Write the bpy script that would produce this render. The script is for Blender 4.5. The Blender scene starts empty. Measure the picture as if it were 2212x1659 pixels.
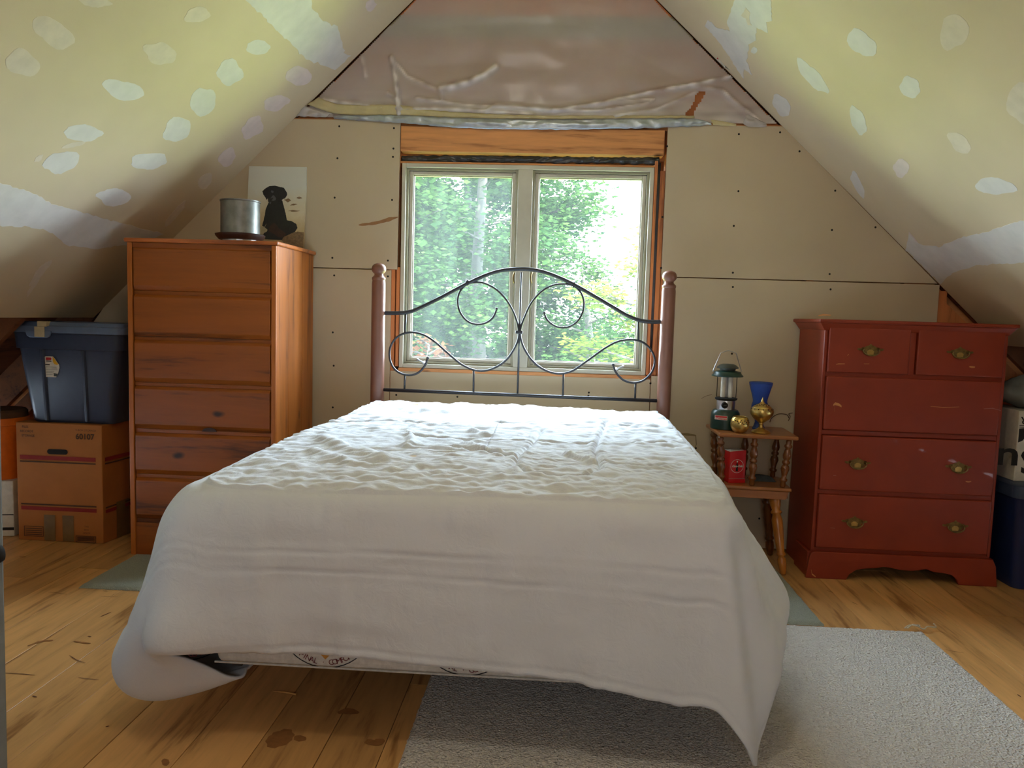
import bpy, bmesh, math, random
import numpy as np
from mathutils import Vector, Matrix, noise
from mathutils.geometry import tessellate_polygon
random.seed(7)
S = bpy.context.scene
COL = S.collection
PI = math.pi
# ------------------------------------------------------------------ camera
cd = bpy.data.cameras.new('camera'); cam = bpy.data.objects.new('camera', cd); COL.objects.link(cam)
YAW, PITCH, ROLL, F = math.radians(3.3), math.radians(5.0), math.radians(1.7), 1680.0
D = Vector((-math.sin(YAW)*math.cos(PITCH), math.cos(YAW)*math.cos(PITCH), -math.sin(PITCH)))
R0 = Vector((math.cos(YAW), math.sin(YAW), 0)); U0 = R0.cross(D)
RT = R0*math.cos(ROLL)+U0*math.sin(ROLL); UP = U0*math.cos(ROLL)-R0*math.sin(ROLL)
EYE = Vector((0, 0, 1.25))
m3 = Matrix((RT, UP, -D)).transposed()
cam.matrix_world = Matrix.Translation(EYE) @ m3.to_4x4()
cd.sensor_width = 36; cd.lens = 36*F/2212; cd.clip_start = .05; cd.clip_end = 300
S.camera = cam
# ------------------------------------------------------------------ world, sun, added fills, exposure
W = bpy.data.worlds.new('sky'); S.world = W; W.use_nodes = True
bg = W.node_tree.nodes['Background']; bg.inputs[0].default_value = (.69, .86, 1, 1); bg.inputs[1].default_value = 42
def light(name, kind, energy, color, loc, target, **kw):
    l = bpy.data.lights.new(name, kind); l.energy = energy; l.color = color
    for k, v in kw.items(): setattr(l, k, v)
    o = bpy.data.objects.new(name, l); COL.objects.link(o); o.location = loc
    o.rotation_euler = (Vector(target)-Vector(loc)).to_track_quat('-Z', 'Y').to_euler(); return o
light('sun', 'SUN', 60, (1, .95, .82), (6, -3, 12), (0, 8, 0), angle=math.radians(2))
light('rear_fill', 'AREA', 19, (.92, .96, 1), (.0, -2.2, 1.55), (-.1, 3, 1.1), shape='RECTANGLE', size=1.5, size_y=1.2)  # added unseen fill from behind, standing in for an unbuilt rear window
light('ceiling_fill', 'POINT', 22, (1, .93, .78), (-.2, .9, 3.0), (0, 0, 0), shadow_soft_size=.12)  # added point fill to brighten the slopes, no bulb is modelled
pl = light('window_portal', 'AREA', 1, (1, 1, 1), (-.2, 4.42, 1.5), (-.2, 0, 1.5), shape='RECTANGLE', size=1.3, size_y=1.15)
pl.data.cycles.is_portal = True
S.view_settings.view_transform = 'Standard'; S.view_settings.look = 'None'
S.view_settings.exposure = 0.0; S.view_settings.gamma = 1; S.view_settings.use_curve_mapping = False
S.cycles.max_bounces = 10; S.cycles.diffuse_bounces = 4; S.cycles.transparent_max_bounces = 24
S.cycles.sample_clamp_indirect = 8
S.cycles.use_denoising = True

def ray(px, py): return D*F+RT*(px-1106)-UP*(py-829.5)
def at(px, py, Y):                      # a point on the upright plane y = Y
    v = ray(px, py); return EYE+v*(Y/v.y)
def onpl(px, py, p0, n):                # a point on any plane
    v = ray(px, py); n = Vector(n); return EYE+v*((Vector(p0)-EYE).dot(n)/v.dot(n))
def srgb(r, g, b):
    f = lambda c: (c/255/12.92 if c <= 10 else ((c/255+.055)/1.055)**2.4)
    return (f(r), f(g), f(b), 1)
# ------------------------------------------------------------------ materials
def newmat(name):
    m = bpy.data.materials.new(name); m.use_nodes = True; nt = m.node_tree
    return m, nt, nt.nodes['Principled BSDF']
def coords(nt, scale=(1, 1, 1), rot=(0, 0, 0)):
    tc = nt.nodes.new('ShaderNodeTexCoord'); mp = nt.nodes.new('ShaderNodeMapping')
    mp.inputs['Scale'].default_value = scale; mp.inputs['Rotation'].default_value = rot
    nt.links.new(tc.outputs['Object'], mp.inputs['Vector']); return mp.outputs[0]
def tex(nt, vec, scale, detail=4, rough=.55, dist=0):
    n = nt.nodes.new('ShaderNodeTexNoise'); nt.links.new(vec, n.inputs['Vector'])
    n.inputs['Scale'].default_value = scale; n.inputs['Detail'].default_value = detail
    n.inputs['Roughness'].default_value = rough; n.inputs['Distortion'].default_value = dist
    return n.outputs['Fac']
def ramp(nt, fac, stops):
    r = nt.nodes.new('ShaderNodeValToRGB'); nt.links.new(fac, r.inputs[0])
    e = r.color_ramp.elements
    while len(e) > len(stops): e.remove(e[-1])
    while len(e) < len(stops): e.new(.5)
    for x, (p, c) in zip(e, stops): x.position = p; x.color = c
    return r.outputs[0]
def bump(nt, b, h, strength, dist=.01, prev=None):
    n = nt.nodes.new('ShaderNodeBump'); n.inputs['Strength'].default_value = strength; n.inputs['Distance'].default_value = dist
    nt.links.new(h, n.inputs['Height'])
    if prev: nt.links.new(prev, n.inputs['Normal'])
    nt.links.new(n.outputs[0], b.inputs['Normal']); return n.outputs[0]
def mixc(nt, fac, a, b, mode='MIX'):
    n = nt.nodes.new('ShaderNodeMix'); n.data_type = 'RGBA'; n.blend_type = mode
    for s, v in ((n.inputs[0], fac), (n.inputs[6], a), (n.inputs[7], b)):
        if isinstance(v, (int, float)): s.default_value = v
        elif isinstance(v, tuple): s.default_value = v
        else: nt.links.new(v, s)
    return n.outputs[2]
def dark(c, k): return (c[0]*k, c[1]*k, c[2]*k, 1)
def plain(name, c, rough=.6, metal=0, var=.1, scale=30, bmp=.0, spec=.5, coat=0):
    m, nt, b = newmat(name); v = coords(nt); n = tex(nt, v, scale)
    nt.links.new(ramp(nt, n, [(.3, dark(c, 1-var)), (.7, dark(c, 1+var))]), b.inputs['Base Color'])
    b.inputs['Roughness'].default_value = rough; b.inputs['Metallic'].default_value = metal
    b.inputs['Specular IOR Level'].default_value = spec; b.inputs['Coat Weight'].default_value = coat
    if bmp: bump(nt, b, n, bmp, .003)
    return m
def wood(name, c1, c2, axis=0, knots=True, rough=.45, scale=1.0, coat=.15, kden=3.2, perobj=0.0, grain=1.0):
    m, nt, b = newmat(name)
    st = [1.0, 1.0, 1.0]; st[axis] = .09
    v = coords(nt, tuple(st))
    tc = nt.nodes.new('ShaderNodeTexCoord')
    if perobj:
        oi = nt.nodes.new('ShaderNodeObjectInfo'); ad = nt.nodes.new('ShaderNodeVectorMath'); ad.operation = 'ADD'
        mu = nt.nodes.new('ShaderNodeVectorMath'); mu.operation = 'SCALE'; mu.inputs[0].default_value = (13, 7, 9)
        nt.links.new(oi.outputs['Random'], mu.inputs['Scale']); nt.links.new(v, ad.inputs[0]); nt.links.new(mu.outputs[0], ad.inputs[1]); v = ad.outputs[0]
    g1 = tex(nt, v, 9*scale, 3, .5, 1.6); g2 = tex(nt, v, 90*scale, 3, .6, .3)
    w = nt.nodes.new('ShaderNodeMath'); w.operation = 'MULTIPLY_ADD'; nt.links.new(g2, w.inputs[0]); w.inputs[1].default_value = .35*grain; nt.links.new(g1, w.inputs[2])
    col = ramp(nt, w.outputs[0], [(.46, dark(c2, .85)), (.6, c1), (.8, dark(c1, 1.2))])
    if knots:
        ks = [1.0, 1.0, 1.0]; ks[axis] = .55
        kv = coords(nt, tuple(ks)); vo = nt.nodes.new('ShaderNodeTexVoronoi'); vo.inputs['Scale'].default_value = kden; vo.inputs['Randomness'].default_value = 1
        nn = tex(nt, kv, 14, 2); vm = nt.nodes.new('ShaderNodeVectorMath'); vm.operation = 'ADD'
        sc = nt.nodes.new('ShaderNodeVectorMath'); sc.operation = 'SCALE'; sc.inputs['Scale'].default_value = .02
        cx = nt.nodes.new('ShaderNodeCombineXYZ'); nt.links.new(nn, cx.inputs[0]); nt.links.new(nn, cx.inputs[2]); nt.links.new(cx.outputs[0], sc.inputs[0])
        nt.links.new(kv, vm.inputs[0]); nt.links.new(sc.outputs[0], vm.inputs[1])
        if perobj: nt.links.new(ad.outputs[0], vm.inputs[0]); nt.links.new(mu.outputs[0], ad.inputs[1])
        nt.links.new(vm.outputs[0], vo.inputs['Vector'])
        km = ramp(nt, vo.outputs['Distance'], [(.05, (1, 1, 1, 1)), (.11, (0, 0, 0, 1))])
        col = mixc(nt, km, col, dark(c2, .28))
    if perobj:
        hv = nt.nodes.new('ShaderNodeHueSaturation'); mr = nt.nodes.new('ShaderNodeMapRange')
        nt.links.new(oi.outputs['Random'], mr.inputs[0]); mr.inputs[3].default_value = 1-perobj; mr.inputs[4].default_value = 1+perobj*.6
        nt.links.new(mr.outputs[0], hv.inputs['Value']); nt.links.new(col, hv.inputs['Color']); col = hv.outputs[0]
    nt.links.new(col, b.inputs['Base Color']); b.inputs['Roughness'].default_value = rough; b.inputs['Coat Weight'].default_value = coat
    b.inputs['Coat Roughness'].default_value = .3
    bump(nt, b, w.outputs[0], .25, .002)
    return m
PAPER = (.60, .485, .335, 1)
MT = {}
def drywall(name, c, spots=0):
    m, nt, b = newmat(name); v = coords(nt); n = tex(nt, v, 1.6, 3); f = tex(nt, v, 220, 2)
    col = ramp(nt, n, [(.3, dark(c, .93)), (.7, dark(c, 1.05))])
    nt.links.new(col, b.inputs['Base Color']); b.inputs['Roughness'].default_value = .9; b.inputs['Specular IOR Level'].default_value = .2
    bump(nt, b, f, .15, .001); return m
MT['wall'] = drywall('drywall_paper', (.56, .455, .315, 1))
MT['ceil'] = drywall('ceiling_paper', (.67, .55, .37, 1))
MT['mud'] = plain('joint_compound', (.70, .66, .62, 1), .85, var=.06, scale=12, bmp=.3, spec=.2)
MT['mud2'] = plain('thin_joint_compound', (.70, .60, .48, 1), .85, var=.06, scale=20, bmp=.2, spec=.2)
MT['mud3'] = plain('pink_joint_compound', (.72, .60, .56, 1), .85, var=.05, scale=20, bmp=.2, spec=.2)
MT['black'] = plain('black_hole', (.01, .008, .006, 1), .9)
MT['orange_wood'] = wood('orange_framing_lumber', srgb(206, 140, 84), srgb(166, 98, 50), 0, True, .6, 1, 0, 5)
MT['orange_wood_z'] = wood('orange_stud_lumber', srgb(196, 120, 66), srgb(150, 80, 38), 2, True, .6, 1, 0, 4)
MT['dark_wood'] = wood('old_roof_boards', srgb(120, 72, 36), srgb(78, 42, 20), 1, False, .8, 1, 0)
MT['frame'] = plain('cream_window_paint', srgb(196, 190, 170), .5, var=.08, scale=8)
MT['frame2'] = plain('grey_window_track', srgb(150, 144, 120), .5, var=.12, scale=14)
MT['steel'] = plain('brushed_steel', (.55, .55, .56, 1), .3, 1)
MT['iron'] = plain('dark_grey_iron', (.035, .036, .042, 1), .38, .35, spec=.6)
MT['post'] = plain('brown_mauve_paint', srgb(126, 84, 68), .38, var=.08, scale=10, spec=.5, coat=.1)
MT['floor'] = wood('pine_floor', srgb(204, 156, 98), srgb(166, 116, 64), 1, True, .42, 1.1, .12, 2.6, perobj=.2)
MT['pine_front_shaded'] = wood('cedar_fronts_shaded', srgb(142, 74, 14), srgb(92, 40, 5), 0, True, .42, 1, .08, 5.2)  # same cedar, darkened: shade of facing away from the window put into colour
MT['pine_side'] = wood('cedar_sides', srgb(168, 94, 28), srgb(124, 60, 14), 2, True, .45, 1, .06, 4.5)
MT['pine_top'] = wood('cedar_top', srgb(176, 96, 38), srgb(140, 66, 20), 0, True, .38, 1, .3, 3)
MT['red'] = plain('barn_red_paint', srgb(138, 46, 16), .5, var=.12, scale=5, bmp=.05, coat=.05)
MT['brass'] = plain('antique_brass', (.22, .15, .05, 1), .42, .8, var=.35, scale=60)
MT['brass_b'] = plain('bright_brass', (.62, .44, .14, 1), .3, .9, var=.2, scale=40)
MT['maple'] = wood('brown_maple', srgb(146, 88, 42), srgb(100, 54, 22), 0, False, .32, 1, .4)
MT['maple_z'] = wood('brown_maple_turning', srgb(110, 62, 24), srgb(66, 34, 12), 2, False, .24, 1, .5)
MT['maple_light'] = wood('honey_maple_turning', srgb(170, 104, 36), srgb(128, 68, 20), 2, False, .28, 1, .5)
MT['tote'] = plain('slate_blue_plastic', srgb(52, 64, 88), .36, var=.06)
MT['tote_lid'] = plain('grey_blue_lid_plastic', srgb(104, 124, 158), .4, var=.06)
MT['tote_d'] = plain('dark_blue_plastic', srgb(28, 42, 84), .36, var=.06)
MT['card'] = plain('brown_cardboard', srgb(172, 106, 46), .85, var=.07, scale=8)
MT['card_d'] = plain('cardboard_print_brown', srgb(84, 56, 34), .85)
MT['card_r'] = plain('cardboard_print_red', srgb(140, 36, 28), .85)
MT['tape'] = plain('brown_packing_tape', srgb(118, 92, 52), .3)
MT['masking'] = plain('masking_tape', srgb(196, 184, 150), .7)
MT['orange_pl'] = plain('orange_plastic', srgb(214, 104, 16), .5)
MT['white_c'] = plain('white_card', srgb(206, 200, 184), .7)
MT['white_p'] = plain('white_label', srgb(222, 216, 200), .6)
MT['yellow'] = plain('yellow_label', srgb(220, 170, 20), .6)
MT['labelred'] = plain('red_label', srgb(190, 30, 40), .5)
MT['coke'] = plain('bright_red_card', srgb(196, 6, 12), .35, var=.05)
MT['green'] = plain('dark_green_enamel', srgb(18, 52, 44), .35, var=.05)
MT['greymetal'] = plain('grey_green_vent', srgb(74, 80, 74), .45, .3)
MT['grey'] = plain('grey_bag_cloth', srgb(120, 126, 120), .8, var=.15, scale=14, bmp=.4)
MT['galv'] = plain('dull_galvanised_tin', (.22, .215, .20, 1), .45, .8, var=.25, scale=18)
MT['trivet'] = plain('dark_rust_dish', srgb(54, 26, 14), .5, var=.2)
MT['door'] = plain('grey_blue_door_paint', srgb(120, 128, 132), .6)
def cloth(name, c, s=1.0, weave=900, b1=.4):
    m, nt, b = newmat(name); v = coords(nt); n = tex(nt, v, 2.2, 4); f = tex(nt, v, 26, 5, .6, .6); wv = tex(nt, v, weave, 2)
    col = ramp(nt, n, [(.3, dark(c, .96)), (.7, dark(c, 1.03))])
    st = tex(nt, v, 5.3, 2); sm = ramp(nt, st, [(.735, (0, 0, 0, 1)), (.75, (1, 1, 1, 1))]); col = mixc(nt, sm, col, srgb(196, 166, 120))
    nt.links.new(col, b.inputs['Base Color']); b.inputs['Roughness'].default_value = .85; b.inputs['Specular IOR Level'].default_value = .25
    b.inputs['Sheen Weight'].default_value = .15
    p = bump(nt, b, f, b1, .006); bump(nt, b, wv, .12, .0008, p); return m
MT['comf'] = cloth('white_comforter_cotton', (.66, .69, .75, 1))
MT['sheet'] = cloth('cream_sheet_cotton', (.62, .57, .48, 1))
def pile(name, c, c2, sc):
    m, nt, b = newmat(name); v = coords(nt)
    vo = nt.nodes.new('ShaderNodeTexVoronoi'); vo.inputs['Scale'].default_value = sc; nt.links.new(v, vo.inputs['Vector'])
    n = tex(nt, v, sc*.45, 4, .7); lo = tex(nt, v, 2.0, 3)
    col = mixc(nt, n, c2, c); col = mixc(nt, .35, col, ramp(nt, lo, [(.3, dark(c, .9)), (.7, dark(c, 1.08))]))
    nt.links.new(col, b.inputs['Base Color']); b.inputs['Roughness'].default_value = 1; b.inputs['Specular IOR Level'].default_value = .05
    b.inputs['Sheen Weight'].default_value = .3
    p = bump(nt, b, n, 1.0, .012); bump(nt, b, vo.outputs['Distance'], .9, .008, p); return m
MT['rug'] = pile('pale_grey_carpet_pile', srgb(240, 237, 234), srgb(196, 190, 184), 130)
MT['rug_g'] = pile('sage_green_carpet_pile', srgb(208, 214, 200), srgb(164, 172, 156), 260)
def glassm(name, haze, tint=(1, 1, 1, 1)):
    m = bpy.data.materials.new(name); m.use_nodes = True; nt = m.node_tree; nt.nodes.clear()
    out = nt.nodes.new('ShaderNodeOutputMaterial'); tr = nt.nodes.new('ShaderNodeBsdfTransparent'); tr.inputs[0].default_value = tint
    gl = nt.nodes.new('ShaderNodeBsdfGlossy'); gl.inputs['Roughness'].default_value = .02
    di = nt.nodes.new('ShaderNodeBsdfTranslucent'); di.inputs[0].default_value = (.85, .9, .92, 1)
    a = nt.nodes.new('ShaderNodeMixShader'); b_ = nt.nodes.new('ShaderNodeMixShader')
    v = coords(nt, (6, 6, .6)); n = tex(nt, v, 3, 4); r = nt.nodes.new('ShaderNodeMapRange'); nt.links.new(n, r.inputs[0])
    r.inputs[3].default_value = haze*.1; r.inputs[4].default_value = haze*.4
    fr = nt.nodes.new('ShaderNodeFresnel'); fr.inputs[0].default_value = 1.08
    nt.links.new(r.outputs[0], a.inputs[0]); nt.links.new(tr.outputs[0], a.inputs[1]); nt.links.new(di.outputs[0], a.inputs[2])
    nt.links.new(fr.outputs[0], b_.inputs[0]); nt.links.new(a.outputs[0], b_.inputs[1]); nt.links.new(gl.outputs[0], b_.inputs[2])
    nt.links.new(b_.outputs[0], out.inputs[0]); return m
MT['glass_l'] = glassm('dusty_window_glass', .055)
MT['glass_r'] = glassm('clear_window_glass', .035)
MT['glass_c'] = glassm('lantern_globe_glass', .05)
def blueglass():
    m, nt, b = newmat('cobalt_glass'); b.inputs['Base Color'].default_value = (.03, .10, .75, 1); b.inputs['Roughness'].default_value = .05
    b.inputs['Transmission Weight'].default_value = .75; b.inputs['IOR'].default_value = 1.3; b.inputs['Base Color'].default_value = (.12, .26, .88, 1); return m
MT['blue'] = blueglass()
def plasticm():
    m = bpy.data.materials.new('clear_plastic_sheet'); m.use_nodes = True; nt = m.node_tree; nt.nodes.clear()
    out = nt.nodes.new('ShaderNodeOutputMaterial'); tr = nt.nodes.new('ShaderNodeBsdfTransparent')
    pb = nt.nodes.new('ShaderNodeBsdfPrincipled'); pb.inputs['Base Color'].default_value = (.74, .70, .68, 1); pb.inputs['Roughness'].default_value = .22
    v = coords(nt); n = tex(nt, v, 3, 5); r = nt.nodes.new('ShaderNodeMapRange'); nt.links.new(n, r.inputs[0])
    r.inputs[3].default_value = .42; r.inputs[4].default_value = .58
    n2 = tex(nt, coords(nt, (1, 1, 2.5), (0, .5, 0)), 7, 4, .6, 1.5); bump(nt, pb, n2, .3, .004)
    at_ = nt.nodes.new('ShaderNodeAttribute'); at_.attribute_name = 'folded'; sm_ = nt.nodes.new('ShaderNodeMath'); sm_.operation = 'ADD'; sm_.use_clamp = True; nt.links.new(r.outputs[0], sm_.inputs[0]); nt.links.new(at_.outputs['Fac'], sm_.inputs[1])
    mx = nt.nodes.new('ShaderNodeMixShader'); nt.links.new(sm_.outputs[0], mx.inputs[0]); nt.links.new(tr.outputs[0], mx.inputs[1]); nt.links.new(pb.outputs[0], mx.inputs[2])
    nt.links.new(mx.outputs[0], out.inputs[0]); return m
MT['plastic'] = plasticm()
MT['duct'] = plain('silver_duct_tape', (.42, .47, .52, 1), .3, .55, var=.12, scale=30, bmp=.3)
MT['creamtape'] = plain('cream_sheathing_tape', srgb(196, 182, 140), .4, var=.1, scale=16, bmp=.4)
MT['blackfilm'] = plain('black_poly_film', (.035, .038, .042, 1), .25, var=.3, scale=12, bmp=.6)
MT['kraft'] = plain('brown_kraft_backing', srgb(176, 108, 62), .8, var=.06, scale=3)
MT['kraft2'] = plain('orange_plywood', srgb(214, 132, 80), .7, var=.06, scale=4)
MT['greyband'] = plain('grey_green_strap', srgb(150, 140, 112), .7)
def leafm(name, c, c2, tr=.45):
    m = bpy.data.materials.new(name); m.use_nodes = True; nt = m.node_tree; nt.nodes.clear()
    out = nt.nodes.new('ShaderNodeOutputMaterial'); d = nt.nodes.new('ShaderNodeBsdfDiffuse'); t = nt.nodes.new('ShaderNodeBsdfTranslucent')
    v = coords(nt); n = tex(nt, v, 1.1, 4); col = ramp(nt, n, [(.35, c), (.65, c2)])
    nt.links.new(col, d.inputs[0]); nt.links.new(col, t.inputs[0])
    mx = nt.nodes.new('ShaderNodeMixShader'); mx.inputs[0].default_value = tr
    nt.links.new(d.outputs[0], mx.inputs[1]); nt.links.new(t.outputs[0], mx.inputs[2]); nt.links.new(mx.outputs[0], out.inputs[0]); return m
MT['leaf_d'] = leafm('spruce_green_leaves', (.007, .020, .011, 1), (.014, .034, .014, 1))
MT['leaf_m'] = leafm('mid_green_leaves', (.012, .034, .013, 1), (.03, .062, .014, 1))
MT['leaf_y'] = leafm('yellow_green_maple_leaves', (.05, .09, .012, 1), (.12, .14, .02, 1))
MT['leaf_r'] = leafm('russet_dead_leaves', (.06, .02, .008, 1), (.07, .03, .015, 1))
MT['bark'] = plain('grey_bark', (.028, .026, .02, 1), .9, var=.3, scale=8)
MT['grass'] = plain('grass_ground', (.18, .235, .07, 1), .95, var=.3, scale=4)

# ------------------------------------------------------------------ mesh builder
class MB:
    def __init__(s): s.v = []; s.f = []
    def add(s, V, Fc, M=None):
        b = len(s.v)
        s.v += [tuple(M @ Vector(v)) if M else tuple(v) for v in V]; s.f += [tuple(i+b for i in f) for f in Fc]; return s
    def box(s, lo, hi, M=None):
        (a, b, c), (d, e, f) = lo, hi
        return s.add([(a, b, c), (d, b, c), (d, e, c), (a, e, c), (a, b, f), (d, b, f), (d, e, f), (a, e, f)],
              [(0, 3, 2, 1), (4, 5, 6, 7), (0, 1, 5, 4), (1, 2, 6, 5), (2, 3, 7, 6), (3, 0, 4, 7)], M)
    def prism(s, poly, axis, a, b, M=None):          # poly: 2-D outline, extruded along axis from a to b
        n = len(poly)
        def mk(p, t): return {0: (t, p[0], p[1]), 1: (p[0], t, p[1]), 2: (p[0], p[1], t)}[axis]
        V = [mk(p, a) for p in poly]+[mk(p, b) for p in poly]
        tri = tessellate_polygon([[Vector((p[0], p[1], 0)) for p in poly]])
        Fc = [tuple(t) for t in tri]+[tuple(n+i for i in reversed(t)) for t in tri]
        Fc += [(i, (i+1) % n, n+(i+1) % n, n+i) for i in range(n)]
        return s.add(V, Fc, M)
    def lathe(s, prof, seg=24, M=None, closed=True):
        V = []; Fc = []
        for r, z in prof:
            for k in range(seg): a = 2*PI*k/seg; V.append((r*math.cos(a), r*math.sin(a), z))
        for i in range(len(prof)-1):
            for k in range(seg): k2 = (k+1) % seg; Fc.append((i*seg+k, i*seg+k2, (i+1)*seg+k2, (i+1)*seg+k))
        if closed: Fc.append(tuple(range(seg-1, -1, -1))); Fc.append(tuple((len(prof)-1)*seg+k for k in range(seg)))
        return s.add(V, Fc, M)
    def tube(s, pts, r, seg=8, M=None, taper=None, caps=True):
        P = [Vector(p) for p in pts]; V = []; Fc = []; n = len(P); up = None
        for i, p in enumerate(P):
            t = (P[min(i+1, n-1)]-P[max(i-1, 0)]).normalized()
            if up is None:
                up = Vector((0, 0, 1)) if abs(t.z) < .9 else Vector((1, 0, 0))
            x = t.cross(up); x = x.normalized() if x.length > 1e-6 else Vector((1, 0, 0)); up = x.cross(t).normalized()
            rr = r*(taper[i] if taper else 1)
            for k in range(seg): a = 2*PI*k/seg; V.append(p+x*(rr*math.cos(a))+up*(rr*math.sin(a)))
        for i in range(n-1):
            for k in range(seg): k2 = (k+1) % seg; Fc.append((i*seg+k, i*seg+k2, (i+1)*seg+k2, (i+1)*seg+k))
        if caps: Fc.append(tuple(range(seg-1, -1, -1))); Fc.append(tuple((n-1)*seg+k for k in range(seg)))
        return s.add(V, Fc, M)
    def build(s, name, mat, parent=None, smooth=False, bevel=0, kind=None, bseg=2):
        me = bpy.data.meshes.new(name); me.from_pydata(s.v, [], s.f)
        bm = bmesh.new(); bm.from_mesh(me); bmesh.ops.recalc_face_normals(bm, faces=bm.faces); bm.to_mesh(me); bm.free()
        o = bpy.data.objects.new(name, me); COL.objects.link(o); me.materials.append(MT[mat] if isinstance(mat, str) else mat)
        if parent: o.parent = parent
        if smooth: me.polygons.foreach_set('use_smooth', [True]*len(me.polygons)); 
        if smooth == 'auto':
            bm = bmesh.new(); bm.from_mesh(me)
            for e in bm.edges: e.smooth = not (len(e.link_faces) == 2 and e.calc_face_angle(0) > .6)
            bm.to_mesh(me); bm.free()
        if bevel:
            md = o.modifiers.new('bevel', 'BEVEL'); md.width = bevel; md.segments = bseg; md.limit_method = 'ANGLE'
        if kind: o['kind'] = kind
        return o
def tag(o, label=None, cat=None, group=None, kind=None):
    if label: o['label'] = label
    if cat: o['category'] = cat
    if group: o['group'] = group
    if kind: o['kind'] = kind
    return o
def empty(name, loc=(0, 0, 0), rz=0, **kw):
    o = bpy.data.objects.new(name, None); COL.objects.link(o); o.location = loc; o.rotation_euler = (0, 0, rz); o.empty_display_size = .1
    return tag(o, **kw)
def copy_tree(o, parent=None):
    c = o.copy(); COL.objects.link(c)
    if parent: c.parent = parent
    for ch in [x for x in COL.objects if x.parent == o]: copy_tree(ch, c)
    return c
def catmull(P, n=6):
    P = [Vector(p) for p in P]; Q = [P[0]*2-P[1]]+P+[P[-1]*2-P[-2]]; out = []
    for i in range(1, len(Q)-2):
        for k in range(n):
            t = k/n; a, b, c, d = Q[i-1:i+3]
            out.append(.5*((2*b)+(c-a)*t+(2*a-5*b+4*c-d)*t*t+(3*b-a-3*c+d)*t**3))
    return out+[P[-1]]
_tc = {}
def text_geo(txt, size, shear=0, bold=0):
    key = (txt, size, shear, bold)
    if key not in _tc:
        cu = bpy.data.curves.new('t', 'FONT'); cu.body = txt; cu.size = size; cu.shear = shear; cu.align_x = 'CENTER'; cu.align_y = 'CENTER'; cu.offset = bold; cu.resolution_u = 3
        o = bpy.data.objects.new('t', cu); COL.objects.link(o); dg = bpy.context.evaluated_depsgraph_get(); me = bpy.data.meshes.new_from_object(o.evaluated_get(dg))
        _tc[key] = ([tuple(v.co) for v in me.vertices], [tuple(p.vertices) for p in me.polygons])
        bpy.data.objects.remove(o); bpy.data.curves.remove(cu); bpy.data.meshes.remove(me)
    return _tc[key]
def text(mb, txt, size, M, shear=0, bold=0, fit=None):      # lies in the M frame's xy plane
    V, Fc = text_geo(txt, size, shear, bold)
    if fit:
        w = max(v[0] for v in V)-min(v[0] for v in V); M = M @ Matrix.Diagonal((fit/w, 1, 1, 1))
    mb.add(V, Fc, M); return mb
FRONT = Matrix(((1, 0, 0, 0), (0, 0, -1, 0), (0, 1, 0, 0), (0, 0, 0, 1)))     # xy plane -> facing -y
def front(x, y, z, rot=0): return Matrix.Translation((x, y, z)) @ FRONT @ Matrix.Rotation(rot, 4, 'Z')
def jag(poly, amp, step, seed):                      # roughen a 2-D outline
    out = []; n = len(poly)
    for i in range(n):
        a, b = Vector(poly[i]), Vector(poly[(i+1) % n]); L = (b-a).length; k = max(1, int(L/step))
        for j in range(k):
            p = a.lerp(b, j/k); q = noise.noise_vector(Vector((p.x*.09*9/step, p.y*.09*9/step, seed)))
            out.append((p.x+q.x*amp, p.y+q.y*amp))
    return out

# ================================================================== SETTING
YW = 4.29                                          # room face of the gable drywall
RIDGE = (-.2, 3.54); KL, KR = .97, .93
def zl(x): return RIDGE[1]+KL*(x-RIDGE[0])
def zr(x): return RIDGE[1]-KR*(x-RIDGE[0])
# ---- floor: every plank its own piece
fl = MB().box((-4, -2.4, -.12), (3.8, 4.45, -.03)).build('floor', 'dark_wood'); tag(fl, kind='structure')
meshes = {}
x = -3.9; rnd = random.Random(5)
while x < 3.7:
    w = rnd.choice([.15, .17, .19, .21, .23]); y = -2.35-rnd.random()*1.5
    while y < 4.29:
        L = rnd.choice([1.9, 2.4, 3.0, 3.6]); y0, y1 = max(y, -2.35), min(y+L, 4.42)
        if y1-y0 > .05:
            key = (w, round(y1-y0, 3))
            if key not in meshes:
                p = MB().box((0, 0, 0), (w-.0025, y1-y0-.002, .03)).build('plank', 'floor', fl, bevel=.0006, bseg=1); meshes[key] = p
            else:
                p = meshes[key].copy(); COL.objects.link(p)
            p.location = (x, y0, -.03+rnd.uniform(-.0012, .0))
        y += L
    x += w
# ---- roof slopes: drywall down to z 1.17, old boards and rafters beyond
def slope(name, k, sgn):
    f = (lambda x: zl(x)) if sgn < 0 else (lambda x: zr(x))
    xe = RIDGE[0]+sgn*(RIDGE[1]-1.17)/k
    t = .016*math.hypot(1, k)
    poly = [(RIDGE[0], RIDGE[1]), (xe, 1.17), (xe, 1.17+t), (RIDGE[0], RIDGE[1]+t)]
    o = MB().prism(poly, 1, -2.35, YW+.002).build(name, 'ceil'); tag(o, kind='structure')
    xf = RIDGE[0]+sgn*(RIDGE[1]+.24)/k
    b = MB().prism([(RIDGE[0], RIDGE[1]+.24), (xf, 0), (xf+sgn*.05, 0), (RIDGE[0], RIDGE[1]+.30)], 1, -2.4, 4.55).build('roof_boards', 'dark_wood', o)
    y = -2.36
    while y < 4.4:
        xg = RIDGE[0]+sgn*(RIDGE[1]+.235)/k
        MB().prism([(RIDGE[0], RIDGE[1]+t+.003), (RIDGE[0]+sgn*(RIDGE[1]+t+.003)/k, 0), (xg, 0), (RIDGE[0], RIDGE[1]+.235)], 1, y, y+.04).build('rafter', 'dark_wood', o)
        y += .61
    return o
CL = slope('ceiling_left', KL, -1); CR = slope('ceiling_right', KR, 1)
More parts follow.
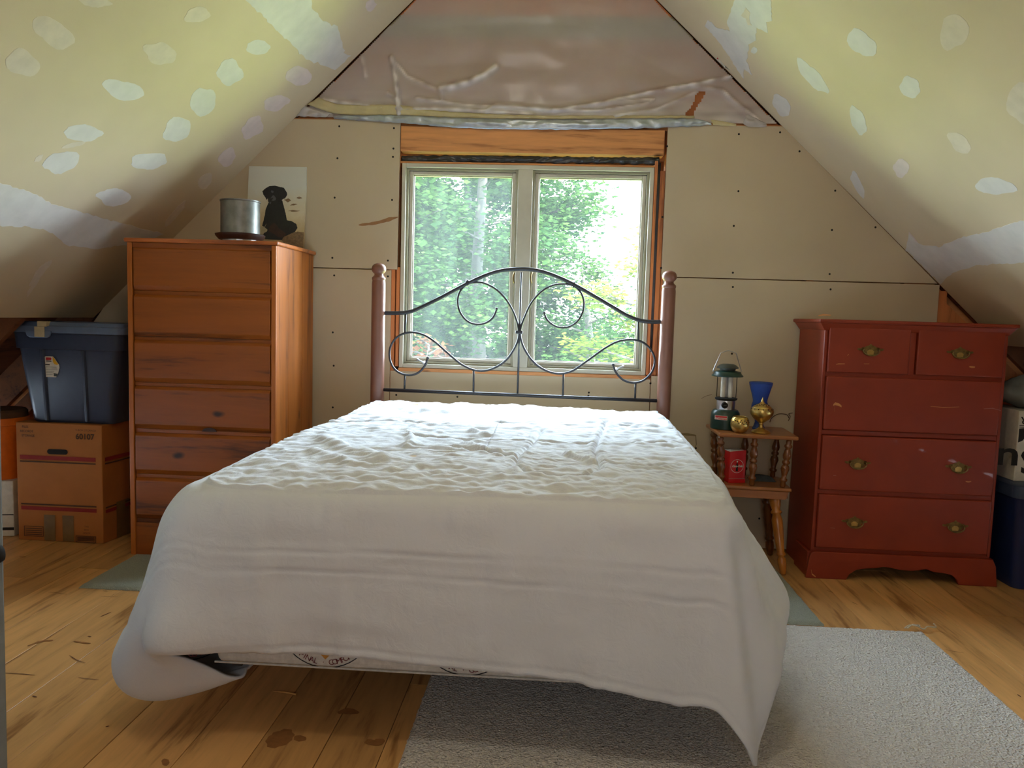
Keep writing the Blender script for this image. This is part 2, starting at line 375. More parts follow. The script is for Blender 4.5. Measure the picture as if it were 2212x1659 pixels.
def patch(side, poly, mat='mud', amp=2.2, step=7, off=.0008, name='joint_compound_patch', seed=0):
    k, sgn, par = (KL, -1, CL) if side == 'L' else (KR, 1, CR)
    n = Vector((-sgn*k, 0, -1)).normalized()      # into the room
    p0 = Vector((RIDGE[0], 0, RIDGE[1]))+n*off
    pts = [onpl(px, py, p0, n) for px, py in jag(poly, amp, step, seed)]
    e1 = Vector((0, 1, 0)); e2 = n.cross(e1)
    P2 = [Vector((p.dot(e1), p.dot(e2), 0)) for p in pts]; tri = tessellate_polygon([P2])
    m = len(pts); V = pts+[p-n*(off+.0005) for p in pts]
    Fc = [tuple(t) for t in tri]+[(i, (i+1) % m, m+(i+1) % m, m+i) for i in range(m)]
    return MB().add(V, Fc).build(name, mat, par)
def blob(cx, cy, w, h, ang, seed, pw=1.0):
    a0 = math.radians(ang); out = []
    for i in range(22):
        a = 2*PI*i/22; r = .5*(1+.34*noise.noise(Vector((math.cos(a)*1.3, math.sin(a)*1.3, seed*3.7))))
        u, v = math.cos(a)*w*r, math.sin(a)*h*r; out.append((cx+u*math.cos(a0)-v*math.sin(a0), cy+u*math.sin(a0)+v*math.cos(a0)))
    return out
LP = [(114, 70, 90, 50, 25, 'mud2'), (49, 138, 66, 56, 30, 'mud2'), (425, 33, 50, 32, -10, 'mud2'), (346, 116, 64, 38, 12, 'mud2'), (265, 194, 88, 34, 14, 'mud'), (176, 287, 84, 30, 2, 'mud'),
      (133, 350, 70, 42, -10, 'mud'), (160, 313, 46, 10, -12, 'mud2'), (441, 218, 50, 56, 35, 'mud'), (496, 158, 50, 52, 35, 'mud'), (557, 101, 48, 27, -4, 'mud'), (383, 282, 60, 46, -25, 'mud'), (322, 347, 74, 34, -5, 'mud'),
      (646, 164, 48, 36, 5, 'mud3'), (597, 221, 52, 33, -20, 'mud3'), (545, 276, 52, 36, -38, 'mud3'), (491, 340, 42, 30, -50, 'mud3'), (442, 392, 36, 22, -55, 'mud2'), (246, 426, 68, 31, 3, 'mud'), (801, 12, 18, 26, 30, 'mud3'),
      (207, 4, 66, 20, 4, 'mud2'), (88, 588, 66, 13, -48, 'mud2'), (72, 618, 52, 8, -58, 'mud2'), (378, 463, 66, 12, -50, 'mud2'), (84, 342, 20, 10, -40, 'mud2')]
for i, (cx, cy, w, h, a, mt) in enumerate(LP): patch('L', blob(cx, cy, w*1.08, h*1.1, a, i+1), mt, 1.4, 5, seed=i)
patch('L', [(-40, 380), (0, 395), (85, 423), (114, 441), (195, 464), (260, 482), (355, 505), (305, 527), (195, 537), (142, 529), (114, 504), (77, 492), (-40, 486)], 'mud', 5, 7, .0012, seed=3)
patch('L', [(480, -70), (533, 0), (570, 37), (610, 77), (635, 102), (667, 130), (692, 138), (724, 152), (758, 121), (745, 114), (736, 77), (728, 57), (700, 45), (675, 20), (667, -70)], 'mud', 5, 6, .0012, seed=5)
RP = [(1863, 95, 62, 44, 50, 'mud'), (2060, 71, 56, 70, 0, 'mud2'), (1753, 164, 88, 27, 47, 'mud'), (1966, 190, 46, 36, 50, 'mud'), (1686, 226, 52, 28, 60, 'mud'), (1854, 262, 58, 28, 68, 'mud'), (2073, 310, 54, 28, 42, 'mud2'),
      (1946, 363, 30, 38, 0, 'mud3'), (1852, 397, 58, 17, 66, 'mud'), (2147, 402, 84, 30, 5, 'mud'), (2207, 224, 56, 76, 0, 'mud2'), (1974, 520, 36, 9, 55, 'mud3'), (1629, 109, 12, 14, 10, 'mud')]
for i, (cx, cy, w, h, a, mt) in enumerate(RP): patch('R', blob(cx, cy, w*1.08, h*1.1, a, i+41), mt, 1.2, 5, seed=i+30)
patch('R', [(1964, 507), (1987, 529), (2028, 534), (2080, 512), (2121, 504), (2250, 462), (2250, 566), (2110, 572), (2058, 590), (2032, 614), (1990, 572), (1956, 540)], 'mud', 4, 6, .0012, seed=13)
patch('R', [(1590, -60), (1587, 0), (1579, 22), (1570, 49), (1576, 67), (1549, 60), (1529, 43), (1523, 56), (1557, 97), (1576, 123), (1587, 142), (1606, 170), (1607, 149), (1624, 163), (1613, 131), (1617, 97), (1632, 86), (1634, 60), (1658, 71), (1654, 49), (1667, 45), (1662, -60)], 'mud', 3, 5, .0012, seed=15)
patch('R', [(1601, 35), (1611, 17), (1620, 28), (1618, 40), (1624, 56), (1615, 54), (1611, 40)], 'mud2', 1.5, 5, .002, 'torn_paper_gap', 3)
# ---- gable wall: board panels hung on dark framing
wb = MB()
OX0, OX1, OZ0, OZ1 = -.915, .545, .925, 2.12        # rough opening
def gp(x0, x1): return [(x0, 0), (x1, 0)]
wb.prism([(-4.0, 0), (OX0, 0), (OX0, zl(OX0)+.26), (-4.0, max(.02, zl(-4.0)+.26))], 1, 4.39, 4.42)
wb.prism([(OX1, 0), (3.9, 0), (3.9, max(.02, zr(3.9)+.26)), (OX1, zr(OX1)+.26)], 1, 4.39, 4.42)
wb.box((OX0, 4.39, 0), (OX1, 4.42, OZ0)); wb.prism([(OX0, OZ1), (OX1, OZ1), (OX1, zr(OX1)+.26), (RIDGE[0], RIDGE[1]+.26), (OX0, zl(OX0)+.26)], 1, 4.39, 4.42)
WALL = wb.build('wall_back', 'orange_wood'); tag(WALL, kind='structure')
def panel(poly, name='drywall_panel', mat='wall', y0=YW, y1=YW+.0127, bev=.0015, **k):
    return MB().prism(poly, 1, y0, y1).build(name, mat, WALL, bevel=bev, **k)
SEAM = 1.483; TOP = 2.29
xs = lambda z, sgn: RIDGE[0]+sgn*(RIDGE[1]-z)/(KL if sgn < 0 else KR)
g = .004
panel([(xs(SEAM, -1), SEAM+g), (-.902, SEAM+g), (-.897, TOP), (xs(TOP, -1), TOP)])
panel([(-.935, SEAM-.001), (-2.36, SEAM-.001), (xs(1.3, -1), 1.33), (xs(.9, -1)+.1, .9), (-3.0, .01), (-.935, .01)])
panel([(-.931, .01), (.512, .01), (.512, .925), (-.931, .925)])
panel([(.545, SEAM+g), (xs(SEAM, 1)-.01, SEAM+g), (xs(TOP, 1), TOP), (.545, TOP)])
panel([(.516, .01), (1.34, .01), (1.345, 1.2), (2.012, 1.2), (2.012, SEAM-.001), (.556, SEAM-.001), (.556, .945), (.516, .945)])
# studs behind, seen at the gaps
for xa, xb, z0, z1 in ((OX0-.035, OX0, .0, 2.3), (OX1, OX1+.037, .0, 2.3), (1.32, 1.36, 0, 1.9), (1.98, 2.06, .0, 1.45), (-2.4, -2.36, 0, 1.3), (-1.7, -1.66, 0, 1.9)):
    MB().box((xa, YW+.014, z0), (xb, 4.389, z1)).build('stud', 'orange_wood_z', WALL)
MB().prism([(xs(1.55, 1), 1.5), (xs(.1, 1), .06), (xs(.1, 1)-.12, .06), (xs(1.55, 1)-.12, 1.5)], 1, YW+.02, YW+.06).build('end_rafter', 'orange_wood_z', WALL)
MB().prism([(xs(1.55, -1), 1.5), (xs(.1, -1), .06), (xs(.1, -1)+.12, .06), (xs(1.55, -1)+.12, 1.5)], 1, YW+.02, YW+.06).build('end_rafter', 'dark_wood', WALL)
MB().box((-.895, YW+.004, 2.130), (.53, 4.38, 2.262)).build('header_beam', 'orange_wood', WALL, bevel=.003)
MB().box((-1.5, YW+.02, 2.264), (1.15, 4.38, 2.30)).build('top_plate', 'orange_wood', WALL)
# screw heads: dark dots, too small to lift out singly
sc = MB()
DOTS = [(733, 273), (851, 277), (729, 342), (850, 321), (849, 339), (723, 427), (847, 432), (718, 557), (838, 563), (722, 595), (719, 718), (721, 790), (719, 880), (838, 597), (1596, 290), (1685, 286), (1441, 316), (1727, 327), (1595, 413), (1804, 412),
        (1431, 469), (1585, 488), (1797, 497), (1891, 491), (1583, 589), (1792, 592), (1583, 620), (1794, 625), (1428, 579), (856, 853), (988, 857), (1272, 848), (1405, 828), (1271, 855), (1581, 764), (1503, 968), (1640, 1120)]
for p in DOTS:
    q = at(p[0], p[1], YW); sc.lathe([(.0052, 0), (.0058, .0012)], 8, Matrix.Translation(q) @ Matrix.Rotation(PI/2, 4, 'X'))
sc.build('screw_heads', 'black', WALL, kind='stuff')
# marks on the board: brown smear, tape line, curved cracks
def smear(pts, w, mat, name='stain'):
    mb = MB(); P = catmull([at(a, b, YW-.0012) for a, b in pts], 5); n = len(P); V = []
    for i, p in enumerate(P):
        h = w*math.sin(PI*(i+.5)/n)**.6*.5*(1+.5*noise.noise(p*40)); V += [p+Vector((0, 0, h)), p-Vector((0, 0, h))]
    mb.add(V+[Vector(v)+Vector((0, .001, 0)) for v in V], [(2*i, 2*i+1, 2*i+3, 2*i+2) for i in range(n-1)]); return mb.build(name, mat, WALL)
MT['smear'] = plain('brown_smear', srgb(150, 108, 72), .8); MT['smear2'] = plain('ochre_smear', srgb(140, 122, 84), .8)
MT['smear3'] = plain('thin_brown_line', srgb(92, 64, 42), .8)
smear([(775, 486), (810, 482), (840, 474), (860, 469)], .022, 'smear')
smear([(1469, 937), (1490, 939), (1504, 941)], .012, 'smear2'); 
MB().tube([at(1503, 942, YW-.001), at(1504, 960, YW-.001), at(1500, 970, YW-.001)], .002, 5).build('tape_line', 'smear2', WALL)
MB().tube(catmull([at(*p, YW-.003) for p in ((1663, 912), (1668, 902), (1683, 894), (1700, 896), (1704, 903))], 4), .0022, 5).build('curved_crack', 'smear3', WALL)
MB().tube(catmull([at(*p, YW-.003) for p in ((1703, 909), (1707, 900), (1704, 894), (1712, 892))], 4), .0022, 5).build('curved_crack', 'smear3', WALL)
MB().tube(catmull([at(*p, YW-.001) for p in ((1515, 861), (1524, 856), (1538, 852))], 4), .001, 5).build('curved_crack', 'smear3', WALL)
# ---- upper gable: kraft backing, strap, plastic sheet, tapes
ub = MB().prism([(xs(2.29, -1), 2.29), (xs(2.29, 1), 2.29), (xs(2.83, 1), 2.83), (xs(2.83, -1), 2.83)], 1, YW+.03, YW+.05).build('kraft_backing', 'kraft', WALL)
MB().prism([(xs(2.83, -1), 2.832), (xs(2.83, 1), 2.832), (RIDGE[0], RIDGE[1]+.02)], 1, YW+.022, YW+.05).build('plywood_sheet', 'kraft2', WALL)
MB().prism([(xs(2.74, -1), 2.74), (xs(2.74, 1), 2.74), (xs(2.85, 1), 2.85), (xs(2.85, -1), 2.85)], 1, YW+.018, YW+.021).build('strap_band', 'greyband', WALL)
def inpoly(p, poly):
    c = False; n = len(poly)
    for i in range(n):
        (x1, y1), (x2, y2) = poly[i], poly[i-1]
        if (y1 > p[1]) != (y2 > p[1]) and p[0] < (x2-x1)*(p[1]-y1)/(y2-y1)+x1: c = not c
    return c
def xz(pts, Y=YW): return [(at(a, b, Y).x, at(a, b, Y).z) for a, b in pts]
def dseg(p, a, b):
    ax, az = a; bx, bz = b; t = max(0, min(1, ((p[0]-ax)*(bx-ax)+(p[1]-az)*(bz-az))/((bx-ax)**2+(bz-az)**2+1e-9)))
    return math.hypot(p[0]-ax-t*(bx-ax), p[1]-az-t*(bz-az)), t
CRE = [(xz(c), w, h) for c, w, h in [([(1195, 238), (1300, 222), (1400, 200), (1500, 182), (1580, 166)], .013, .020), ([(1195, 238), (1290, 240), (1400, 222), (1412, 214), (1390, 214), (1290, 226)], .007, .014),
       ([(846, 125), (855, 170), (862, 245)], .016, .024), ([(846, 125), (880, 165), (960, 200)], .012, .012), ([(952, 192), (1010, 178), (1050, 160), (1070, 145)], .022, .022), ([(952, 192), (956, 215)], .013, .014),
       ([(700, 215), (760, 225), (850, 235), (1000, 236), (1150, 246)], .016, .012), ([(1490, 185), (1560, 195), (1640, 262)], .013, .015), ([(780, 120), (790, 165)], .012, .010), ([(900, 212), (1000, 226), (1100, 232), (1190, 238)], .01, .013),
       ([(1500, 200), (1420, 235), (1330, 250)], .011, .011), ([(838, 200), (856, 215)], .01, .016), ([(1050, 240), (1070, 226), (1200, 236)], .012, .012)]]
HOLE = xz([(1480, 252), (1490, 238), (1500, 225), (1503, 210), (1512, 201), (1522, 197), (1518, 208), (1508, 222), (1500, 236), (1498, 250)])
V = []; Fc = []; idx = {}; FOL = []
st = .009; nx = int(3.4/st); nz = int(1.24/st)
for i in range(nx):
    for j in range(nz):
        x, z = -1.85+i*st, 2.285+j*st
        if z > zl(x)-.006 or z > zr(x)-.006: continue
        if z < 2.298+.02*noise.noise(Vector((x*9, 0, 3))): continue
        if inpoly((x, z), HOLE): continue
        h = .006+.010*abs(noise.noise(Vector((x*2.2, 0, z*5))))+.006*noise.noise(Vector((x*7, 2, z*11)))
        fo_ = 0
        for c, w, a in CRE:
            d = min(dseg((x, z), c[q], c[q+1])[0] for q in range(len(c)-1))
            if d < w*3: h += a*math.exp(-(d/w)**2*1.6); fo_ = max(fo_, (a/.022)*math.exp(-(d/w*1.5)**2)*(.34+.8*noise.noise(Vector((x*22, 7, z*22)))))
        fo_ += .35*max(0, 1-(z-2.29)/.16)*(.6+noise.noise(Vector((x*10, 3, z*30))))
        FOL.append(fo_); idx[i, j] = len(V); V.append((x, YW+.012-min(h, .034), z))
for (i, j), k in idx.items():
    if all(t in idx for t in ((i+1, j), (i+1, j+1), (i, j+1))): Fc.append((k, idx[i+1, j], idx[i+1, j+1], idx[i, j+1]))
ps_ = MB().add(V, Fc).build('plastic_sheet', 'plastic', WALL, smooth=True); ps_.data.attributes.new('folded', 'FLOAT', 'POINT').data.foreach_set('value', FOL)
def strip(top, bot, Y, name, mat, amp=.006, thick=.0015, n=120):
    T = catmull([at(a, b, Y) for a, b in top], 24); B = catmull([at(a, b, Y) for a, b in bot], 24)
    def pick(P, t): f = t*(len(P)-1); i = min(int(f), len(P)-2); return P[i].lerp(P[i+1], f-i)
    V = []; Fc = []; m = 6
    for i in range(n+1):
        a, b = pick(T, i/n), pick(B, i/n)
        for j in range(m+1):
            p = a.lerp(b, j/m); e = min(j, m-j)/m*2
            p = p+Vector((0, -amp*(.5+noise.noise(Vector((p.x*24, j*.5, p.z*30))))*(.4+e), amp*.6*noise.noise(Vector((p.x*30, 5, j*.3))))); V.append(p)
    for i in range(n):
        for j in range(m): k = i*(m+1)+j; Fc.append((k, k+1, k+m+2, k+m+1))
    o = MB().add(V, Fc).build(name, mat, WALL, smooth=True); md = o.modifiers.new('s', 'SOLIDIFY'); md.thickness = thick; return o
strip([(688, 211), (740, 226), (860, 227), (950, 240), (1130, 249), (1350, 250), (1500, 250)], [(664, 226), (735, 247), (860, 249), (960, 254), (1130, 257), (1350, 256), (1500, 256)], YW-.004, 'sheathing_tape', 'creamtape', .006)
strip([(720, 250), (860, 249), (1000, 255), (1200, 258), (1400, 256), (1500, 257), (1535, 266)], [(722, 257), (864, 266), (1000, 277), (1180, 280), (1400, 277), (1500, 273), (1537, 270)], YW-.009, 'duct_tape', 'duct', .008)
strip([(1535, 259), (1560, 262), (1590, 268)], [(1540, 270), (1565, 272), (1590, 272)], YW-.002, 'torn_board_edge', 'creamtape', .003)
strip([(660, 228), (680, 238), (720, 246)], [(640, 252), (670, 252), (700, 254)], YW-.006, 'loose_plastic_flap', 'plastic', .014)
strip([(1613, 247), (1622, 250), (1655, 268)], [(1604, 268), (1615, 274), (1655, 274)], YW-.008, 'loose_plastic_flap', 'plastic', .012)
for pp, mt_ in (([(1550, 122), (1560, 116), (1572, 126), (1562, 130), (1549, 126)], 'labelred'), ([(1549, 128), (1565, 130), (1573, 140), (1588, 150), (1588, 156), (1576, 152), (1564, 142)], 'white_c'), ([(1564, 146), (1572, 134), (1584, 146), (1586, 154)], 'white_c')):
    MB().prism([(p.x, p.z) for p in [at(a, b, YW-.03) for a, b in pp]], 1, YW-.03, YW-.022).build('torn_tape_scrap', mt_, CR)
# black film above the window and down its right side
strip([(868, 337), (950, 336), (1150, 338), (1300, 340), (1424, 340)], [(868, 352), (960, 352), (1100, 352), (1250, 353), (1424, 356)], YW+.03, 'black_film', 'blackfilm', .012)
strip([(1414, 352), (1421, 352), (1428, 352)], [(1404, 760), (1408, 760), (1412, 760)], YW+.035, 'black_film', 'blackfilm', .006)
# ---- window_1: cream twin casement
win = MB(); Y0, Y1 = 4.298, 4.40
FX0, FX1, FZ0, FZ1 = -.885, .484, .945, 2.066
def ring(mb, x0, x1, z0, z1, w, y0, y1, wb=None):
    wb = wb or w
    mb.box((x0, y0, z0), (x0+w, y1, z1)); mb.box((x1-w, y0, z0), (x1, y1, z1)); mb.box((x0+w, y0, z1-w), (x1-w, y1, z1)); mb.box((x0+w, y0, z0), (x1-w, y1, z0+wb))
ring(win, FX0, FX1, FZ0, FZ1, .022, Y0, Y1); win.box((-.247, Y0, FZ0+.022), (-.168, Y1, FZ1-.022))
WIN = win.build('window_1', 'frame', bevel=.002); tag(WIN, kind='structure')
r = MB(); ring(r, FX0-.07, FX1+.1, FZ0-.06, FZ1+.1, .085, 4.402, 4.44, .075); r.build('leak_blocker', 'dark_wood', WALL)  # ring added behind the frame to block sky leaking through its gaps
for a, b, gm in ((FX0+.022, -.247, 'glass_l'), (-.168, FX1-.022, 'glass_r')):
    r = MB(); ring(r, a+.001, b-.001, FZ0+.023, FZ1-.023, .012, Y0+.02, Y1-.005); r.build('window_stop', 'frame2', WIN, bevel=.0015)
    r = MB(); ring(r, a+.014, b-.014, FZ0+.036, FZ1-.036, .02, 4.335, 4.375); sash = r.build('sash', 'frame', WIN, bevel=.003)
    r = MB(); ring(r, a+.0345, b-.0345, FZ0+.0565, FZ1-.0565, .004, 4.345, 4.368); r.build('glazing_bead', 'frame2', sash)
    MB().box((a+.036, 4.355, FZ0+.058), (b-.036, 4.358, FZ1-.058)).build('window_pane', gm, sash)
for x0_, x1_ in ((FX0, FX1),):
    MB().box((FX0-.002, YW-.001, FZ0-.02), (FX1+.004, YW+.02, FZ0-.001)).build('window_sill', 'orange_wood', WIN, bevel=.002)
MB().box((FX0-.012, YW+.012, 2.067), (FX1+.01, YW+.03, 2.076)).build('head_strip', 'orange_wood', WIN)
MB().box((FX1+.002, YW+.004, .95), (FX1+.017, YW+.08, 2.10)).build('side_shim', 'orange_wood_z', WIN)
MB().box((FX1+.034, YW+.015, .95), (FX1+.058, YW+.09, 2.05)).build('side_shim', 'orange_wood_z', WIN)
MB().box((FX0-.022, YW+.013, .95), (FX0-.004, YW+.06, 1.5)).build('side_shim', 'orange_wood_z', WIN)
for px, py, sg in ((918, 785, 1), (1330, 799, -1)):       # crank operators
    c = at(px, py, 4.315); h = MB()
    h.lathe([(.013, 0), (.015, .008), (.008, .018), (.006, .024)], 14, Matrix.Translation(c+Vector((0, .0, 0))) @ Matrix.Rotation(PI/2, 4, 'X'))
    h.tube([c+Vector((0, -.02, 0)), c+Vector((-.014*sg, -.028, .012)), c+Vector((-.034*sg, -.026, .02))], .0045, 8); h.lathe([(.001, -.008), (.007, -.004), (.007, .004), (.001, .008)], 10, Matrix.Translation(c+Vector((-.036*sg, -.03, .022))))
    h.build('crank_handle', 'steel', WIN, smooth='auto')
for px, py in ((1110, 600), (1148, 600)):
    c = at(px, py, 4.296); MB().tube(catmull([c+Vector((.004, 0, .03)), c+Vector((-.002, -.016, .012)), c+Vector((-.002, -.02, -.01)), c+Vector((.003, -.01, -.03))], 4), .004, 8).build('sash_latch', 'brass', WIN, smooth=True)
# ---- solid rear gable wall out of view, and the open door at the left edge
rb = MB(); bx0, bx1, bz0, bz1 = -.85, .75, .9, 2.1
rb.box((-4, -2.45, 0), (3.9, -2.35, 3.9))
tag(rb.build('wall_front', 'wall'), kind='structure')
dx = at(-3.0, 1000, 1.55).x
dr = MB().box((0, 0, .005), (-.85, -.035, 1.62)).build('door_1', 'door', bevel=.003); dr.location = (dx, 1.55, 0); dr.rotation_euler = (0, math.radians(.9), math.radians(-30)); tag(dr, kind='structure')
kb = MB(); q = at(8, 1190, 1.55)
kb.lathe([(.006, 0), (.017, .004), (.02, .012), (.02, .022), (.017, .026)], 20, Matrix.Rotation(PI/2, 4, 'X')); k_ = kb.build('door_knob', 'black', dr, smooth='auto'); k_.location = (q.x-dx, -.002, q.z)
kc = MB().lathe([(.003, 0), (.012, .001), (.013, .005), (.006, .008)], 16, Matrix.Rotation(PI/2, 4, 'X')).build('knob_face', 'post', k_, smooth='auto'); kc.location = (0, -.026, -.003)

# ================================================================== BED
BX0, BX1, BY0, BY1 = -.965, .545, 2.12, 4.06
bed = empty('bed_frame', (-.2, 4.13, 0), label='headboard of dark iron scrolls between two round brown posts under the window', cat='bed frame')
BO = Vector((-.2, 4.13, 0)); HY = 4.13
def lp(px, py, Y=HY): return at(px, py, Y)-BO
def zp(a, b): return lp(780+a/2.86, 320+b/2.86)
for xc in (-.966, .567):
    T = Matrix.Translation(Vector((xc, HY, 0))-BO)
    MB().lathe([(.03, 0), (.036, .02), (.0365, 1.40), (.034, 1.418), (.0365, 1.422), (.0365, 1.432), (.03, 1.438), (.024, 1.445), (.024, 1.452), (.031, 1.458), (.0375, 1.468), (.0385, 1.48), (.035, 1.494), (.025, 1.504), (.008, 1.509)], 28, T).build('headboard_post', 'post', bed, smooth='auto')
ARCH = [(130, 1018), (200, 1019), (280, 1015), (340, 998), (480, 930), (660, 835), (790, 778), (890, 753), (1000, 747), (1100, 758), (1200, 790), (1310, 840), (1450, 920), (1560, 985), (1640, 1032), (1720, 1064), (1790, 1073), (1870, 1073)]
MB().tube(catmull([zp(*p) for p in ARCH], 8), .0105, 12).build('arched_top_rail', 'iron', bed, smooth=True)
MB().tube([zp(130, 1492), zp(1860, 1562)], .0095, 12).build('lower_rail', 'iron', bed, smooth=True)
SL = [(838, 992), (828, 1022), (808, 1054), (770, 1080), (715, 1089), (655, 1068), (610, 1010), (597, 940), (612, 885), (650, 845), (700, 830), (760, 834), (830, 870), (890, 928), (935, 1000), (962, 1070), (975, 1140), (968, 1190), (940, 1250), (895, 1310), (835, 1352), (770, 1374), (700, 1371), (620, 1335), (540, 1270), (460, 1200), (390, 1155), (320, 1138), (255, 1149), (205, 1185), (177, 1245), (182, 1320), (220, 1377), (285, 1402), (345, 1392), (390, 1350), (412, 1296)]
SR = [(1132, 1018), (1144, 1052), (1175, 1085), (1222, 1107), (1280, 1105), (1335, 1072), (1370, 1010), (1375, 940), (1352, 885), (1310, 850), (1250, 839), (1180, 850), (1110, 890), (1050, 960), (1012, 1040), (990, 1100), (983, 1140), (990, 1190), (1012, 1245), (1060, 1315), (1130, 1368), (1215, 1393), (1300, 1378), (1400, 1312), (1500, 1240), (1580, 1197), (1660, 1183), (1735, 1197), (1790, 1245), (1815, 1310), (1798, 1380), (1748, 1432), (1685, 1450), (1620, 1432), (1575, 1385), (1557, 1338)]
for P in (SL, SR):
    pts = catmull([zp(*p) for p in P], 6); m_ = MB().tube(pts, .0058, 8)
    for e in (pts[0], pts[-1]): m_.lathe([(.001, -.008), (.007, -.005), (.0085, 0), (.007, .005), (.001, .008)], 10, Matrix.Translation(e))
    m_.build('scroll', 'iron', bed, smooth=True)
for a, b in (((990, 768), (966, 1530)), ((277, 1020), (272, 1140)), ((270, 1400), (268, 1492)), ((696, 1373), (694, 1508)), ((1250, 1393), (1247, 1530)), ((1713, 1068), (1712, 1188)), ((1696, 1450), (1692, 1552))):
    MB().tube([zp(*a), zp(*b)], .0052, 8).build('spindle', 'iron', bed, smooth=True)
c = zp(977, 1137); MB().box((-.02, -.011, -.008), (.02, .011, .008), Matrix.Translation(c)).build('collar', 'iron', bed, bevel=.003)
for p in ((658, 832), (1315, 845)): MB().box((-.011, -.009, -.014), (.011, .009, .014), Matrix.Translation(zp(*p)) @ Matrix.Rotation(.5 if p[0] < 900 else -.5, 4, 'Y')).build('collar', 'iron', bed, bevel=.003)
for xx in (BX0+.03, BX1-.06): MB().box((xx, BY0+.06, .19), (xx+.03, 4.1, .225), Matrix.Translation(-BO)).build('side_rail', 'iron', bed)
for xx in (BX0+.2, BX1-.23):
    for yy in (2.9, 3.7): MB().lathe([(.022, 0), (.022, .05), (.012, .055), (.012, .19)], 12, Matrix.Translation(Vector((xx, yy, .0135))-BO)).build('leg', 'iron', bed)
for yy in (2.88, 3.68): MB().box((BX0+.03, yy, .2), (BX1-.03, yy+.03, .2249), Matrix.Translation(-BO)).build('cross_rail', 'iron', bed)
# box spring with printed medallions
MT['bs'] = plain('white_damask_ticking', srgb(206, 204, 200), .8, var=.12, scale=70, bmp=.4)
MT['bs_blue'] = plain('navy_medallion_print', srgb(60, 66, 96), .8); MT['bs_red'] = plain('maroon_lettering', srgb(110, 44, 48), .8); MT['gold'] = plain('gold_diamond_print', srgb(196, 140, 60), .8)
FY = 2.105
bs = MB().box((BX0+.012, FY, .228), (BX1-.012, BY1, .44)).build('box_spring', 'bs', bevel=.025, bseg=3)
tag(bs, 'white damask box spring with round SPINAL COMFORT print, under the comforter foot', 'box spring')
MB().tube([(BX0+.012, FY-.001, .236), (BX1-.012, FY-.001, .236)], .003, 6).build('piping', 'bs', bs)
for cx, cz, rr in ((at(703, 1430, FY).x, .376, .140), (at(400, 1420, FY).x, .376, .140), (at(1006, 1430, FY).x, .376, .140), (at(1309, 1430, FY).x, .376, .140)):
    o_ = MB()
    for r_ in (rr, rr*1.02):
        o_.add([(cx+math.cos(a)*q, FY-.0012, cz+math.sin(a)*q) for a in [2*PI*i/48 for i in range(48)] for q in (rr-.0012, rr+.0012)], [(2*i, 2*i+1, (2*i+3) % 96, (2*i+2) % 96) for i in range(48)])
    o_.build('medallion_ring', 'bs_blue', bs)
    t_ = MB(); word = 'SPINAL · COMFORT'
    for i, ch in enumerate(word):
        if ch == ' ': continue
        a = math.radians(231+i*78/(len(word)-1)); r_ = rr-.015
        text(t_, ch, .023, front(cx+math.cos(a)*r_, FY-.0015, cz+math.sin(a)*r_, a+PI/2))
    t_.build('medallion_lettering', 'bs_red', bs)
    MB().prism([(cx-.030, cz-.084), (cx, cz-.116), (cx+.030, cz-.084), (cx, cz-.05)], 1, FY-.0016, FY-.0004).build('medallion_diamond', 'gold', bs)
MB().box((at(352, 1400, FY-.01).x, FY-.014, .272), (at(402, 1400, FY-.01).x, FY-.001, .296)).build('corner_guard', 'white_c', bs, bevel=.005)
mt_ = MB().box((BX0+.01, BY0-.005, .443), (BX1-.01, BY1, .69)).build('mattress', 'sheet', bevel=.05, bseg=4); tag(mt_, 'thick pale mattress lying on the box spring, mostly hidden under the comforter', 'mattress')
# cream blanket corner showing at the head, right side
def surf(rows, name, mat, parent=None, thick=.006, sub=2):
    m = len(rows[0]); V = [p for r in rows for p in r]; Fc = []
    for i in range(len(rows)-1):
        for j in range(m-1): k = i*m+j; Fc.append((k, k+1, k+m+1, k+m))
    o = MB().add(V, Fc).build(name, mat, parent, smooth=True)
    md = o.modifiers.new('s', 'SOLIDIFY'); md.thickness = thick
    if sub: md = o.modifiers.new('u', 'SUBSURF'); md.levels = sub; md.render_levels = sub
    return o
rows = []
for i in range(9):
    y = 4.04-i*.12; rows.append([(BX1-.06, y, .695), (BX1+.012, y, .69-.01*math.sin(i)), (BX1+.045+.008*math.sin(i*2.1), y, .62), (BX1+.075+.012*math.sin(i*1.7), y, .52-.01*i), (BX1+.09+.014*math.sin(i*1.3+1), y, .42-.014*i), (BX1+.10+.016*math.sin(i*1.1), y, .34-.012*i)])
o = surf(rows, 'blanket', 'sheet'); tag(o, 'cream blanket edge hanging under the comforter by the head of the bed', 'blanket')
# comforter -----------------------------------------------------------
SH = .755
